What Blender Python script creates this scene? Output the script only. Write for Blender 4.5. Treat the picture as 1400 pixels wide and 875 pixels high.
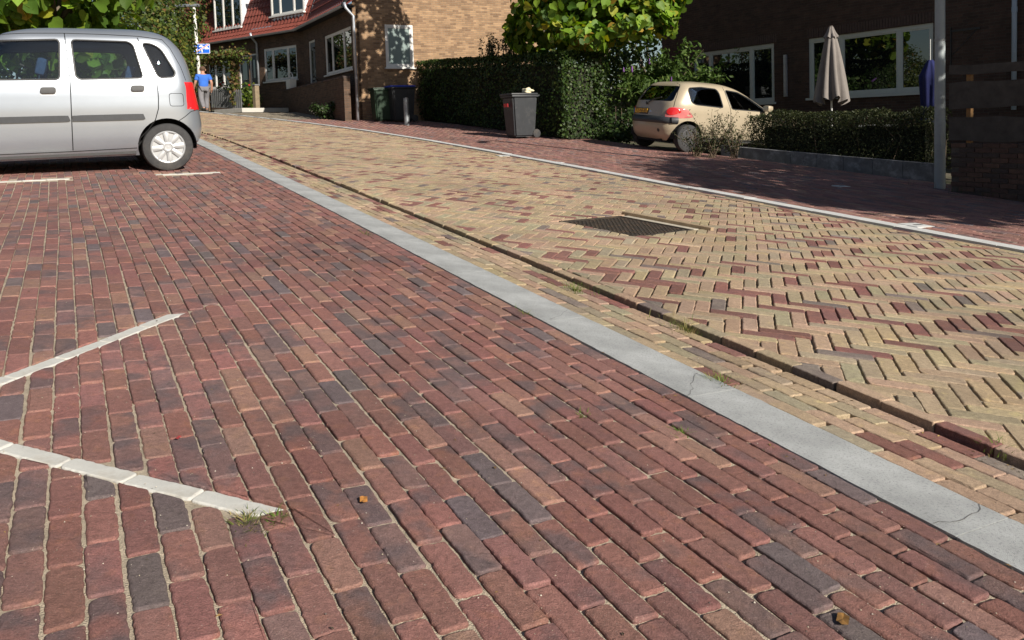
import bpy, bmesh, math, random
import numpy as np
from mathutils import Vector, Matrix
random.seed(7); rng = np.random.default_rng(11)
for _o in list(bpy.data.objects): bpy.data.objects.remove(_o)
sc = bpy.context.scene
COL = sc.collection
R = math.radians

# ---------------------------------------------------------------- camera
F_PX, PX, PY = 1100.0, 700.0, 240.0          # focal length and optical axis, in pixels of a 1400 x 875 frame
CAM_H = 1.04                                  # height of the lens above the paving, metres
def nrm(v): v = np.array(v, float); return v / np.linalg.norm(v)
_dn = nrm((.0321, .9975, .0618))              # plumb line seen by the camera (x right, y down, z forward)
ZW = -_dn; _f = np.array((0., 0., 1.)); YW = nrm(_f - (_f @ ZW) * ZW); XW = np.cross(YW, ZW)
WM = np.array([XW, YW, ZW])                   # camera axes -> world axes
CAM = np.array((0., 0., 1.1))
def c2w(p): return WM @ np.array(p, float)
cam_d = bpy.data.cameras.new('camera'); cam = bpy.data.objects.new('camera', cam_d); COL.objects.link(cam)
_rx, _up, _bk = c2w((1, 0, 0)), c2w((0, -1, 0)), c2w((0, 0, -1))
cam.matrix_world = Matrix(((_rx[0], _up[0], _bk[0], CAM[0]), (_rx[1], _up[1], _bk[1], CAM[1]), (_rx[2], _up[2], _bk[2], CAM[2]), (0, 0, 0, 1)))
cam_d.sensor_width = 36.0; cam_d.lens = 36.0 * F_PX / 1400.0
cam_d.shift_y = -(437.5 - PY) / 1400.0        # rising-front style correction: verticals stay vertical
cam_d.clip_start = .05; cam_d.clip_end = 2000
sc.camera = cam

# ---------------------------------------------------------------- ground frame (u right across the street, v up the street, w normal)
_n = nrm((.061, -1, (92 + .061 * 700 - PY) / F_PX)); _d = nrm((90 - 700, 92 + .061 * 90 - PY, F_PX)); _r = np.cross(_d, _n)
if _r[0] < 0: _r = -_r
NG, DG, RG = c2w(_n), c2w(_d), c2w(_r)
OG = CAM - CAM_H * NG
MG = Matrix(((RG[0], DG[0], NG[0], OG[0]), (RG[1], DG[1], NG[1], OG[1]), (RG[2], DG[2], NG[2], OG[2]), (0, 0, 0, 1)))
ROAD_AZ = math.atan2(DG[0], DG[1])            # azimuth of the street, clockwise from world +Y

# ---------------------------------------------------------------- light
SUN_AZ, SUN_EL = ROAD_AZ + R(180 - 12), R(29)     # clockwise from +Y, towards the sun
TO_SUN = Vector((math.sin(SUN_AZ) * math.cos(SUN_EL), math.cos(SUN_AZ) * math.cos(SUN_EL), math.sin(SUN_EL)))
world = bpy.data.worlds.new('World'); sc.world = world; world.use_nodes = True
_nt = world.node_tree; _bg = _nt.nodes['Background']; _sky = _nt.nodes.new('ShaderNodeTexSky')
_sky.sky_type = 'NISHITA'; _sky.sun_disc = False; _sky.sun_elevation = SUN_EL; _sky.sun_rotation = SUN_AZ
_sky.air_density = 1.0; _sky.dust_density = .6; _sky.ozone_density = 1.0
_nt.links.new(_sky.outputs[0], _bg.inputs[0]); _bg.inputs[1].default_value = .05
sun_d = bpy.data.lights.new('sun', 'SUN'); sun_d.energy = 5.0; sun_d.angle = R(.53); sun_d.color = (1, .93, .82)
sun = bpy.data.objects.new('sun', sun_d); COL.objects.link(sun)
sun.rotation_euler = TO_SUN.to_track_quat('Z', 'Y').to_euler(); sun.location = (20, -20, 30)
sc.view_settings.view_transform = 'Standard'; sc.view_settings.look = 'None'
sc.view_settings.exposure = 0.5; sc.view_settings.gamma = 1
sc.render.engine = 'CYCLES'; sc.cycles.use_denoising = True; sc.cycles.max_bounces = 8; sc.cycles.transparent_max_bounces = 12

# ---------------------------------------------------------------- helpers
def sstep(a, b, x): t = min(1, max(0, (x - a) / (b - a))); return t * t * (3 - 2 * t)
def bend(v): return .0105 * max(0, v - 14) ** 2 if v < 26 else 1.512 + .252 * (v - 26)
def WG(u, v):
    """relief of the ground above the street plane"""
    w = 0.0
    if u < 1.97: w -= .055 * sstep(4, 9, v) * (1.97 - u)
    uu = u + bend(v)
    if uu > 7.3: w += .055 * (min(uu, 12.3) - 7.3)
    w -= .0005 * max(0, v - 17) ** 2 if v < 36 else .1805 + .019 * (v - 36)
    return w
def G(u, v, w=0.0): return Vector(OG + u * RG + v * DG + (w + WG(u, v)) * NG)      # world point on the ground
def ray(x, y): return c2w(((x - PX) / F_PX, (y - PY) / F_PX, 1.0))
def P(x, y, z): return Vector(CAM + ray(x, y) * z)                                  # world point seen at (x, y), depth z
def proj(p):
    q = WM.T @ (np.array(p) - CAM); return (PX + F_PX * q[0] / q[2], PY + F_PX * q[1] / q[2], q[2])
def onground(x, y, w=0.0):
    r = ray(x, y); wz = w
    for _ in range(12):
        t = -(CAM_H - wz) / (r @ NG); p = CAM + r * t - OG; u, v = p @ RG, p @ DG; wz = w + WG(u, v)
    return u, v
def ground_z(x, y):
    """world height of the ground under a world point"""
    z = 0.0
    for _ in range(8):
        p = np.array((x, y, z)) - OG; u, v, w = p @ RG, p @ DG, p @ NG; z -= (w - WG(u, v)) / NG[2]
    return z
def az_dir(a): return Vector((math.sin(a), math.cos(a), 0))

def link(o, parent=None):
    COL.objects.link(o)
    if parent is not None: o.parent = parent
    return o
def tag(o, label=None, cat=None, group=None, kind=None):
    if label: o['label'] = label
    if cat: o['category'] = cat
    if group: o['group'] = group
    if kind: o['kind'] = kind
    return o
def empty(name, label, cat, mw=None, group=None):
    o = bpy.data.objects.new(name, None); o.empty_display_size = .2; link(o)
    if mw is not None: o.matrix_world = mw
    return tag(o, label, cat, group)
def frame_mw(loc, az=0.0, xdir=None, up=None):
    """upright frame at loc whose +Y looks along azimuth az"""
    up = Vector(up) if up is not None else Vector((0, 0, 1))
    y = az_dir(az) if xdir is None else None
    if y is None: x = (Vector(xdir) - up * up.dot(Vector(xdir))).normalized(); y = up.cross(x)
    else: y = (y - up * up.dot(y)).normalized(); x = y.cross(up)
    return Matrix(((x[0], y[0], up[0], loc[0]), (x[1], y[1], up[1], loc[1]), (x[2], y[2], up[2], loc[2]), (0, 0, 0, 1)))
def mesh_obj(name, verts, faces, mat=None, parent=None, smooth=False, mw=None, cols=None):
    me = bpy.data.meshes.new(name); me.from_pydata([tuple(v) for v in verts], [], faces); 
    if cols is not None:
        a = me.color_attributes.new('bc', 'FLOAT_COLOR', 'POINT'); a.data.foreach_set('color', np.asarray(cols, np.float32).ravel())
    if smooth: me.polygons.foreach_set('use_smooth', [True] * len(me.polygons))
    if mat: me.materials.append(mat)
    me.update(); o = bpy.data.objects.new(name, me); link(o, parent)
    if mw is not None: o.matrix_world = mw
    return o
class MB:
    """collects simple shapes, built as ONE mesh object"""
    def __init__(s): s.v = []; s.f = []
    def add(s, V, F):
        b = len(s.v); s.v += [tuple(p) for p in V]; s.f += [tuple(i + b for i in f) for f in F]; return s
    def box(s, x0, x1, y0, y1, z0, z1, m=None, bev=0.0):
        V = [(x0, y0, z0), (x1, y0, z0), (x1, y1, z0), (x0, y1, z0), (x0, y0, z1), (x1, y0, z1), (x1, y1, z1), (x0, y1, z1)]
        if bev:
            bm = bmesh.new(); vs = [bm.verts.new(p) for p in V]
            for f in ((0, 3, 2, 1), (4, 5, 6, 7), (0, 1, 5, 4), (1, 2, 6, 5), (2, 3, 7, 6), (3, 0, 4, 7)): bm.faces.new([vs[i] for i in f])
            bmesh.ops.bevel(bm, geom=bm.edges[:], offset=bev, segments=2, affect='EDGES', profile=.6)
            V = [v.co.copy() for v in bm.verts]; bm.verts.index_update(); Fc = [[v.index for v in f.verts] for f in bm.faces]; bm.free()
        else: Fc = [(0, 3, 2, 1), (4, 5, 6, 7), (0, 1, 5, 4), (1, 2, 6, 5), (2, 3, 7, 6), (3, 0, 4, 7)]
        if m is not None: V = [m @ Vector(p) for p in V]
        return s.add(V, Fc)
    def tube(s, pts, r, n=8, caps=True):
        pts = [Vector(p) for p in pts]; rs = r if isinstance(r, (list, tuple)) else [r] * len(pts)
        V = []; Fc = []; prev = None
        for i, p in enumerate(pts):
            t = (pts[min(i + 1, len(pts) - 1)] - pts[max(i - 1, 0)]).normalized()
            if prev is None: a = t.orthogonal().normalized()
            else: a = (prev - t * prev.dot(t)); a = a.normalized() if a.length > 1e-6 else t.orthogonal().normalized()
            prev = a; b = t.cross(a)
            for k in range(n):
                q = 2 * math.pi * k / n; V.append(p + (a * math.cos(q) + b * math.sin(q)) * rs[i])
        for i in range(len(pts) - 1):
            for k in range(n):
                k2 = (k + 1) % n; Fc.append((i * n + k, i * n + k2, (i + 1) * n + k2, (i + 1) * n + k))
        if caps: Fc.append(tuple(range(n - 1, -1, -1))); Fc.append(tuple((len(pts) - 1) * n + k for k in range(n)))
        return s.add(V, Fc)
    def lathe(s, prof, n=24, m=None):
        """prof: list of (radius, z); around local z"""
        V = []; Fc = []
        for (r, z) in prof:
            for k in range(n): q = 2 * math.pi * k / n; V.append((r * math.cos(q), r * math.sin(q), z))
        for i in range(len(prof) - 1):
            for k in range(n): k2 = (k + 1) % n; Fc.append((i * n + k, i * n + k2, (i + 1) * n + k2, (i + 1) * n + k))
        if prof[0][0] > 1e-4: Fc.append(tuple(range(n - 1, -1, -1)))
        if prof[-1][0] > 1e-4: Fc.append(tuple((len(prof) - 1) * n + k for k in range(n)))
        if m is not None: V = [m @ Vector(p) for p in V]
        return s.add(V, Fc)
    def prism(s, poly, z0, z1, m=None):
        n = len(poly); V = [(p[0], p[1], z0) for p in poly] + [(p[0], p[1], z1) for p in poly]
        Fc = [tuple(range(n - 1, -1, -1)), tuple(range(n, 2 * n))] + [(i, (i + 1) % n, n + (i + 1) % n, n + i) for i in range(n)]
        if m is not None: V = [m @ Vector(p) for p in V]
        return s.add(V, Fc)
    def build(s, name, mat, parent=None, smooth=False, mw=None, auto=None):
        o = mesh_obj(name, s.v, s.f, mat, parent, smooth, mw)
        if auto is not None:
            me = o.data; me.polygons.foreach_set('use_smooth', [True] * len(me.polygons)); me.set_sharp_from_angle(angle=R(auto))
        return o

# ---------------------------------------------------------------- materials
def new_mat(name):
    m = bpy.data.materials.new(name); m.use_nodes = True; nt = m.node_tree
    return m, nt, nt.nodes['Principled BSDF'], nt.nodes, nt.links
def plain(name, c, rough=.6, metal=0.0, var=.12, scale=6.0, bump=.0, bscale=60.0, spec=.5, coat=0.0, dirt=None):
    """base colour broken up by two octaves of noise, optional fine relief"""
    m, nt, b, N, L = new_mat(name)
    b.inputs['Roughness'].default_value = rough; b.inputs['Metallic'].default_value = metal
    b.inputs['Specular IOR Level'].default_value = spec; b.inputs['Coat Weight'].default_value = coat; b.inputs['Coat Roughness'].default_value = .05
    tc = N.new('ShaderNodeTexCoord'); n1 = N.new('ShaderNodeTexNoise'); n1.inputs['Scale'].default_value = scale; n1.inputs['Detail'].default_value = 8; n1.inputs['Roughness'].default_value = .65
    L.new(tc.outputs['Object'], n1.inputs['Vector'])
    mr = N.new('ShaderNodeMapRange'); mr.inputs[1].default_value = .3; mr.inputs[2].default_value = .7; mr.inputs[3].default_value = 1 - var; mr.inputs[4].default_value = 1 + var
    L.new(n1.outputs['Fac'], mr.inputs[0])
    mx = N.new('ShaderNodeMix'); mx.data_type = 'RGBA'; mx.blend_type = 'MULTIPLY'; mx.inputs['Factor'].default_value = 1
    mx.inputs['A'].default_value = (*c, 1); L.new(mr.outputs[0], mx.inputs['B']); out = mx.outputs['Result']
    if dirt:
        n2 = N.new('ShaderNodeTexNoise'); n2.inputs['Scale'].default_value = dirt[1]; n2.inputs['Detail'].default_value = 10; n2.inputs['Roughness'].default_value = .7; L.new(tc.outputs['Object'], n2.inputs['Vector'])
        r2 = N.new('ShaderNodeMapRange'); r2.inputs[1].default_value = dirt[2]; r2.inputs[2].default_value = dirt[2] + .15; r2.inputs[4].default_value = dirt[3]; L.new(n2.outputs['Fac'], r2.inputs[0])
        m2 = N.new('ShaderNodeMix'); m2.data_type = 'RGBA'; L.new(r2.outputs[0], m2.inputs['Factor']); L.new(out, m2.inputs['A']); m2.inputs['B'].default_value = (*dirt[0], 1); out = m2.outputs['Result']
    L.new(out, b.inputs['Base Color'])
    if bump:
        n3 = N.new('ShaderNodeTexNoise'); n3.inputs['Scale'].default_value = bscale; n3.inputs['Detail'].default_value = 6; L.new(tc.outputs['Object'], n3.inputs['Vector'])
        bp = N.new('ShaderNodeBump'); bp.inputs['Strength'].default_value = bump; bp.inputs['Distance'].default_value = .01; L.new(n3.outputs['Fac'], bp.inputs['Height']); L.new(bp.outputs[0], b.inputs['Normal'])
    return m
def attr_mat(name, rough=.9, blotch=.0, speck=.25, bump=.35, bscale=180.0, dark=(.055, .05, .055), trans=0.0, grain=0.0):
    """colour from the point attribute 'bc'; its alpha says how far burnt dark clouds go"""
    m, nt, b, N, L = new_mat(name); b.inputs['Roughness'].default_value = rough; b.inputs['Specular IOR Level'].default_value = .3
    at = N.new('ShaderNodeAttribute'); at.attribute_name = 'bc'
    geo = N.new('ShaderNodeNewGeometry')
    n1 = N.new('ShaderNodeTexNoise'); n1.inputs['Scale'].default_value = 9; n1.inputs['Detail'].default_value = 5; L.new(geo.outputs['Position'], n1.inputs['Vector'])
    r1 = N.new('ShaderNodeMapRange'); r1.inputs[1].default_value = .44; r1.inputs[2].default_value = .60; L.new(n1.outputs['Fac'], r1.inputs[0])
    mul = N.new('ShaderNodeMath'); mul.operation = 'MULTIPLY'; L.new(r1.outputs[0], mul.inputs[0]); L.new(at.outputs['Alpha'], mul.inputs[1])
    mx = N.new('ShaderNodeMix'); mx.data_type = 'RGBA'; L.new(mul.outputs[0], mx.inputs['Factor']); L.new(at.outputs['Color'], mx.inputs['A']); mx.inputs['B'].default_value = (*dark, 1)
    n2 = N.new('ShaderNodeTexNoise'); n2.inputs['Scale'].default_value = 55; n2.inputs['Detail'].default_value = 8; n2.inputs['Roughness'].default_value = .75; L.new(geo.outputs['Position'], n2.inputs['Vector'])
    r2 = N.new('ShaderNodeMapRange'); r2.inputs[1].default_value = .3; r2.inputs[2].default_value = .7; r2.inputs[3].default_value = 1 - speck; r2.inputs[4].default_value = 1 + speck; L.new(n2.outputs['Fac'], r2.inputs[0])
    m2 = N.new('ShaderNodeMix'); m2.data_type = 'RGBA'; m2.blend_type = 'MULTIPLY'; m2.inputs['Factor'].default_value = 1; L.new(mx.outputs['Result'], m2.inputs['A']); L.new(r2.outputs[0], m2.inputs['B'])
    out = m2.outputs['Result']
    if grain:       # sandy grain and small pits of fired clay
        n6 = N.new('ShaderNodeTexNoise'); n6.inputs['Scale'].default_value = 330; n6.inputs['Detail'].default_value = 4; n6.inputs['Roughness'].default_value = .8; L.new(geo.outputs['Position'], n6.inputs['Vector'])
        r6 = N.new('ShaderNodeMapRange'); r6.inputs[1].default_value = .32; r6.inputs[2].default_value = .68; r6.inputs[3].default_value = 1 - grain; r6.inputs[4].default_value = 1 + grain; L.new(n6.outputs['Fac'], r6.inputs[0])
        m6 = N.new('ShaderNodeMix'); m6.data_type = 'RGBA'; m6.blend_type = 'MULTIPLY'; m6.inputs['Factor'].default_value = 1; L.new(out, m6.inputs['A']); L.new(r6.outputs[0], m6.inputs['B']); out = m6.outputs['Result']
        n7 = N.new('ShaderNodeTexNoise'); n7.inputs['Scale'].default_value = 20; n7.inputs['Detail'].default_value = 4; L.new(geo.outputs['Position'], n7.inputs['Vector'])
        r7 = N.new('ShaderNodeMapRange'); r7.inputs[1].default_value = .56; r7.inputs[2].default_value = .70; r7.inputs[4].default_value = .6; L.new(n7.outputs['Fac'], r7.inputs[0])
        h7 = N.new('ShaderNodeHueSaturation'); h7.inputs['Hue'].default_value = .515; h7.inputs['Saturation'].default_value = 1.15; h7.inputs['Value'].default_value = 1.25; L.new(out, h7.inputs['Color'])
        m7 = N.new('ShaderNodeMix'); m7.data_type = 'RGBA'; L.new(r7.outputs[0], m7.inputs['Factor']); L.new(out, m7.inputs['A']); L.new(h7.outputs[0], m7.inputs['B']); out = m7.outputs['Result']
    if blotch:      # pale mineral specks and sand dust lying on the stones
        n4 = N.new('ShaderNodeTexNoise'); n4.inputs['Scale'].default_value = 210; n4.inputs['Detail'].default_value = 3; L.new(geo.outputs['Position'], n4.inputs['Vector'])
        r4 = N.new('ShaderNodeMapRange'); r4.inputs[1].default_value = .66; r4.inputs[2].default_value = .74; r4.inputs[4].default_value = blotch; L.new(n4.outputs['Fac'], r4.inputs[0])
        m4 = N.new('ShaderNodeMix'); m4.data_type = 'RGBA'; L.new(r4.outputs[0], m4.inputs['Factor']); L.new(out, m4.inputs['A']); m4.inputs['B'].default_value = (.42, .35, .29, 1); out = m4.outputs['Result']
        n8 = N.new('ShaderNodeTexNoise'); n8.inputs['Scale'].default_value = .9; n8.inputs['Detail'].default_value = 5; n8.inputs['Roughness'].default_value = .65; L.new(geo.outputs['Position'], n8.inputs['Vector'])
        r8 = N.new('ShaderNodeMapRange'); r8.inputs[1].default_value = .32; r8.inputs[2].default_value = .68; r8.inputs[3].default_value = .80; r8.inputs[4].default_value = 1.16; L.new(n8.outputs['Fac'], r8.inputs[0])
        m8 = N.new('ShaderNodeMix'); m8.data_type = 'RGBA'; m8.blend_type = 'MULTIPLY'; m8.inputs['Factor'].default_value = 1; L.new(out, m8.inputs['A']); L.new(r8.outputs[0], m8.inputs['B']); out = m8.outputs['Result']
        n5 = N.new('ShaderNodeTexNoise'); n5.inputs['Scale'].default_value = 2.3; n5.inputs['Detail'].default_value = 6; L.new(geo.outputs['Position'], n5.inputs['Vector'])
        r5 = N.new('ShaderNodeMapRange'); r5.inputs[1].default_value = .35; r5.inputs[2].default_value = .7; r5.inputs[3].default_value = 0; r5.inputs[4].default_value = .07; L.new(n5.outputs['Fac'], r5.inputs[0])
        m5 = N.new('ShaderNodeMix'); m5.data_type = 'RGBA'; L.new(r5.outputs[0], m5.inputs['Factor']); L.new(out, m5.inputs['A']); m5.inputs['B'].default_value = (.36, .28, .22, 1); out = m5.outputs['Result']
    L.new(out, b.inputs['Base Color'])
    if bump:
        n3 = N.new('ShaderNodeTexNoise'); n3.inputs['Scale'].default_value = bscale; n3.inputs['Detail'].default_value = 7; n3.inputs['Roughness'].default_value = .7; L.new(geo.outputs['Position'], n3.inputs['Vector'])
        ad = N.new('ShaderNodeMath'); ad.operation = 'MULTIPLY_ADD'; ad.inputs[1].default_value = 1.6; L.new(n2.outputs['Fac'], ad.inputs[0]); L.new(n3.outputs['Fac'], ad.inputs[2])
        bp = N.new('ShaderNodeBump'); bp.inputs['Strength'].default_value = bump; bp.inputs['Distance'].default_value = .008; L.new(ad.outputs[0], bp.inputs['Height']); L.new(bp.outputs[0], b.inputs['Normal'])
    if trans:
        tr = N.new('ShaderNodeBsdfTranslucent'); mxs = N.new('ShaderNodeMixShader'); mxs.inputs[0].default_value = trans
        hs = N.new('ShaderNodeHueSaturation'); hs.inputs['Value'].default_value = 1.5; hs.inputs['Saturation'].default_value = 1.1; L.new(out, hs.inputs['Color']); L.new(hs.outputs[0], tr.inputs['Color'])
        L.new(b.outputs[0], mxs.inputs[1]); L.new(tr.outputs[0], mxs.inputs[2]); L.new(mxs.outputs[0], N['Material Output'].inputs['Surface'])
    return m
def glass_mat(name, tint=(.55, .62, .62), refl=1.6, rough=.0):
    """thin pane: fresnel mix of see-through and mirror"""
    m, nt, b, N, L = new_mat(name); N.remove(b)
    t = N.new('ShaderNodeBsdfTransparent'); t.inputs[0].default_value = (*tint, 1); g = N.new('ShaderNodeBsdfGlossy'); g.inputs['Roughness'].default_value = rough; g.inputs['Color'].default_value = (.95, .97, 1, 1)
    fr = N.new('ShaderNodeFresnel'); fr.inputs[0].default_value = refl; mx = N.new('ShaderNodeMixShader')
    L.new(fr.outputs[0], mx.inputs[0]); L.new(t.outputs[0], mx.inputs[1]); L.new(g.outputs[0], mx.inputs[2]); L.new(mx.outputs[0], N['Material Output'].inputs['Surface'])
    return m
def brickwall_mat(name, c1, c2, mortar, bw=.215, bh=.0625, mw=.011, bias=0.0, soot=None):
    """bonded brickwork, in the object's own x-z plane"""
    m, nt, b, N, L = new_mat(name); b.inputs['Roughness'].default_value = .92; b.inputs['Specular IOR Level'].default_value = .25
    tc = N.new('ShaderNodeTexCoord'); sp = N.new('ShaderNodeSeparateXYZ'); L.new(tc.outputs['Object'], sp.inputs[0])
    ad = N.new('ShaderNodeMath'); ad.operation = 'ADD'; L.new(sp.outputs[0], ad.inputs[0]); L.new(sp.outputs[1], ad.inputs[1])
    cb = N.new('ShaderNodeCombineXYZ'); L.new(ad.outputs[0], cb.inputs[0]); L.new(sp.outputs[2], cb.inputs[1])
    br = N.new('ShaderNodeTexBrick'); br.inputs['Scale'].default_value = 1; br.inputs['Brick Width'].default_value = bw; br.inputs['Row Height'].default_value = bh; br.inputs['Mortar Size'].default_value = mw * .5
    br.inputs['Mortar Smooth'].default_value = .2; br.inputs['Bias'].default_value = bias; br.inputs['Color1'].default_value = (*c1, 1); br.inputs['Color2'].default_value = (*c2, 1); br.inputs['Mortar'].default_value = (*mortar, 1)
    L.new(cb.outputs[0], br.inputs['Vector'])
    n1 = N.new('ShaderNodeTexNoise'); n1.inputs['Scale'].default_value = 3.2; n1.inputs['Detail'].default_value = 9; n1.inputs['Roughness'].default_value = .7; L.new(tc.outputs['Object'], n1.inputs['Vector'])
    r1 = N.new('ShaderNodeMapRange'); r1.inputs[1].default_value = .3; r1.inputs[2].default_value = .7; r1.inputs[3].default_value = .72; r1.inputs[4].default_value = 1.2; L.new(n1.outputs['Fac'], r1.inputs[0])
    mx = N.new('ShaderNodeMix'); mx.data_type = 'RGBA'; mx.blend_type = 'MULTIPLY'; mx.inputs['Factor'].default_value = 1; L.new(br.outputs['Color'], mx.inputs['A']); L.new(r1.outputs[0], mx.inputs['B'])
    L.new(mx.outputs['Result'], b.inputs['Base Color'])
    bp = N.new('ShaderNodeBump'); bp.inputs['Strength'].default_value = .7; bp.inputs['Distance'].default_value = .012; bp.invert = True; L.new(br.outputs['Fac'], bp.inputs['Height']); L.new(bp.outputs[0], b.inputs['Normal'])
    return m
# ================================================================ GROUND, PAVING
BW, BL, JT = .0745, .2085, .0065                # module of the stones (width, length) and joint
U_STRIP0, U_STRIP1, U_EDGE0, U_EDGE1, U_KERB0, U_KERB1 = 1.985, 2.222, 2.650, 2.722, 7.115, 7.33
SAND = plain('joint_sand', (.43, .36, .27), .95, var=.3, scale=18, bump=.9, bscale=240, dirt=((.20, .16, .11), 5, .56, .7))
SAND2 = plain('joint_sand_grey', (.27, .225, .165), .95, var=.35, scale=18, bump=.9, bscale=240, dirt=((.07, .06, .045), 6, .48, .85))
BRICK = attr_mat('paving_brick', rough=.86, blotch=.6, speck=.30, bump=.6, bscale=240, grain=.40, dark=(.115, .085, .09))
CONC = plain('concrete_slab', (.375, .385, .385), .9, var=.30, scale=3.5, bump=.5, bscale=380, dirt=((.16, .165, .17), 120, .52, .85))
WHITE = plain('white_paving', (.50, .495, .465), .85, var=.12, scale=14, bump=.3, bscale=300, dirt=((.33, .28, .21), 4.5, .53, .6))

def inset(poly, e):
    n = len(poly); out = []
    for i in range(n):
        a, b, c = poly[i - 1], poly[i], poly[(i + 1) % n]
        e1 = (b[0] - a[0], b[1] - a[1]); e2 = (c[0] - b[0], c[1] - b[1]); l1 = math.hypot(*e1) or 1e-9; l2 = math.hypot(*e2) or 1e-9
        nx = -e1[1] / l1 - e2[1] / l2; ny = e1[0] / l1 + e2[0] / l2; l = math.hypot(nx, ny) or 1e-9
        out.append((b[0] + nx / l * e, b[1] + ny / l * e))
    return out
def clip(poly, nx, ny, c):
    """keep the side where nx*x + ny*y >= c"""
    out = []
    for i in range(len(poly)):
        a, b = poly[i - 1], poly[i]; da = nx * a[0] + ny * a[1] - c; db = nx * b[0] + ny * b[1] - c
        if (da >= 0) != (db >= 0): t = da / (da - db); out.append((a[0] + (b[0] - a[0]) * t, a[1] + (b[1] - a[1]) * t))
        if db >= 0: out.append(b)
    return out
def parea(p): return .5 * sum(p[i - 1][0] * p[i][1] - p[i][0] * p[i - 1][1] for i in range(len(p)))
def rect(cx, cy, ax, ay, l, w):
    """l along (ax, ay), w across"""
    bx, by = -ay, ax; l *= .5; w *= .5
    return [(cx + sx * l * ax + sy * w * bx, cy + sx * l * ay + sy * w * by) for sx, sy in ((-1, -1), (1, -1), (1, 1), (-1, 1))]
def rounded(poly, r, k):
    out = []; n = len(poly)
    for i in range(n):
        a, b, c = poly[i - 1], poly[i], poly[(i + 1) % n]
        l1 = math.hypot(a[0] - b[0], a[1] - b[1]); l2 = math.hypot(c[0] - b[0], c[1] - b[1])
        rr = min(r * random.uniform(.45, 1.5), .42 * l1, .42 * l2)
        if random.random() < .06: rr = min(rr * 2.2, .42 * l1, .42 * l2)
        p = (b[0] + (a[0] - b[0]) / l1 * rr, b[1] + (a[1] - b[1]) / l1 * rr); q = (b[0] + (c[0] - b[0]) / l2 * rr, b[1] + (c[1] - b[1]) / l2 * rr)
        for j in range(k + 1):
            t = j / k; out.append(((1 - t) ** 2 * p[0] + 2 * t * (1 - t) * b[0] + t * t * q[0], (1 - t) ** 2 * p[1] + 2 * t * (1 - t) * b[1] + t * t * q[1]))
    return out
def subdivide(poly, step, j):
    out = []
    for i in range(len(poly)):
        a, b = poly[i], poly[(i + 1) % len(poly)]; l = math.hypot(b[0] - a[0], b[1] - a[1]); n = max(1, int(l / step))
        nx, ny = ((b[1] - a[1]) / l, -(b[0] - a[0]) / l) if l > 1e-9 else (0, 0); out.append(a)
        for q in range(1, n):
            t = q / n; e = random.gauss(0, j); out.append((a[0] + (b[0] - a[0]) * t + nx * e, a[1] + (b[1] - a[1]) * t + ny * e))
    return out
def stone(poly, lod, worn=.0034, tilt=.0016, chip=.07, rad=.0115):
    """a worn paving stone standing on the bed: returns verts and faces, top around w = 0"""
    cx = sum(p[0] for p in poly) / len(poly); cy = sum(p[1] for p in poly) / len(poly)
    tx, ty, tz = random.gauss(0, tilt) / .07, random.gauss(0, tilt) / .2, random.gauss(0, .0014)
    z = lambda p: tz + (p[0] - cx) * tx * .5 + (p[1] - cy) * ty * .5
    if chip and random.random() < chip:
        k = random.randrange(len(poly)); vx, vy = poly[k]; dx_, dy_ = cx - vx, cy - vy; l = math.hypot(dx_, dy_); ang = random.gauss(0, .5); nx, ny = (dx_ * math.cos(ang) - dy_ * math.sin(ang)) / l, (dx_ * math.sin(ang) + dy_ * math.cos(ang)) / l
        q = clip(poly, nx, ny, vx * nx + vy * ny + random.uniform(.004, .012)); poly = q if len(q) > 2 and parea(q) > .93 * parea(poly) else poly
    if lod == 0:
        f1, f2, p1, p2 = random.uniform(25, 60), random.uniform(80, 150), random.uniform(0, 6), random.uniform(0, 6); o = []
        for (x, y) in subdivide(rounded(poly, rad, 4), .011, .0009):
            l = math.hypot(x - cx, y - cy) or 1; e = .0011 * math.sin((x + y) * f1 + p1) + .0007 * math.sin((x - y) * f2 + p2); o.append((x + (x - cx) / l * e, y + (y - cy) / l * e))
    elif lod == 1: o = rounded(poly, .010, 2)
    else: o = poly
    n = len(o); V = []; Fc = []
    if lod < 2:
        e = worn * random.uniform(.6, 1.3); i1 = inset(o, e)
        rings = [(inset(o, e * 1.5), .0), (inset(o, e * .6), -e * .45), (o, -e * 1.3), (o, -.05)] if lod == 0 else [(i1, 0), (o, -e), (o, -.045)]
    else: rings = [(inset(o, .0018), 0), (o, -.002), (o, -.03)] if chip else [(o, 0), (o, -.03)]
    for ring, dz in rings: V += [(p[0], p[1], z(p) + dz) for p in ring]
    Fc.append(tuple(range(n)))
    for r_ in range(len(rings) - 1):
        for i in range(n): j = (i + 1) % n; Fc.append((r_ * n + i, (r_ + 1) * n + i, (r_ + 1) * n + j, r_ * n + j))
    return V, Fc, (cx, cy)
def pix_area(poly, w=0):
    q = [proj(G(p[0], p[1], w)) for p in poly]
    if min(p[2] for p in q) < .3: return 0
    cx = sum(p[0] for p in q) / len(q); cy = sum(p[1] for p in q) / len(q)
    if not (0 < cx < 1400 and 0 < cy < 875): return 0
    return abs(parea([(p[0], p[1]) for p in q]))
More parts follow.
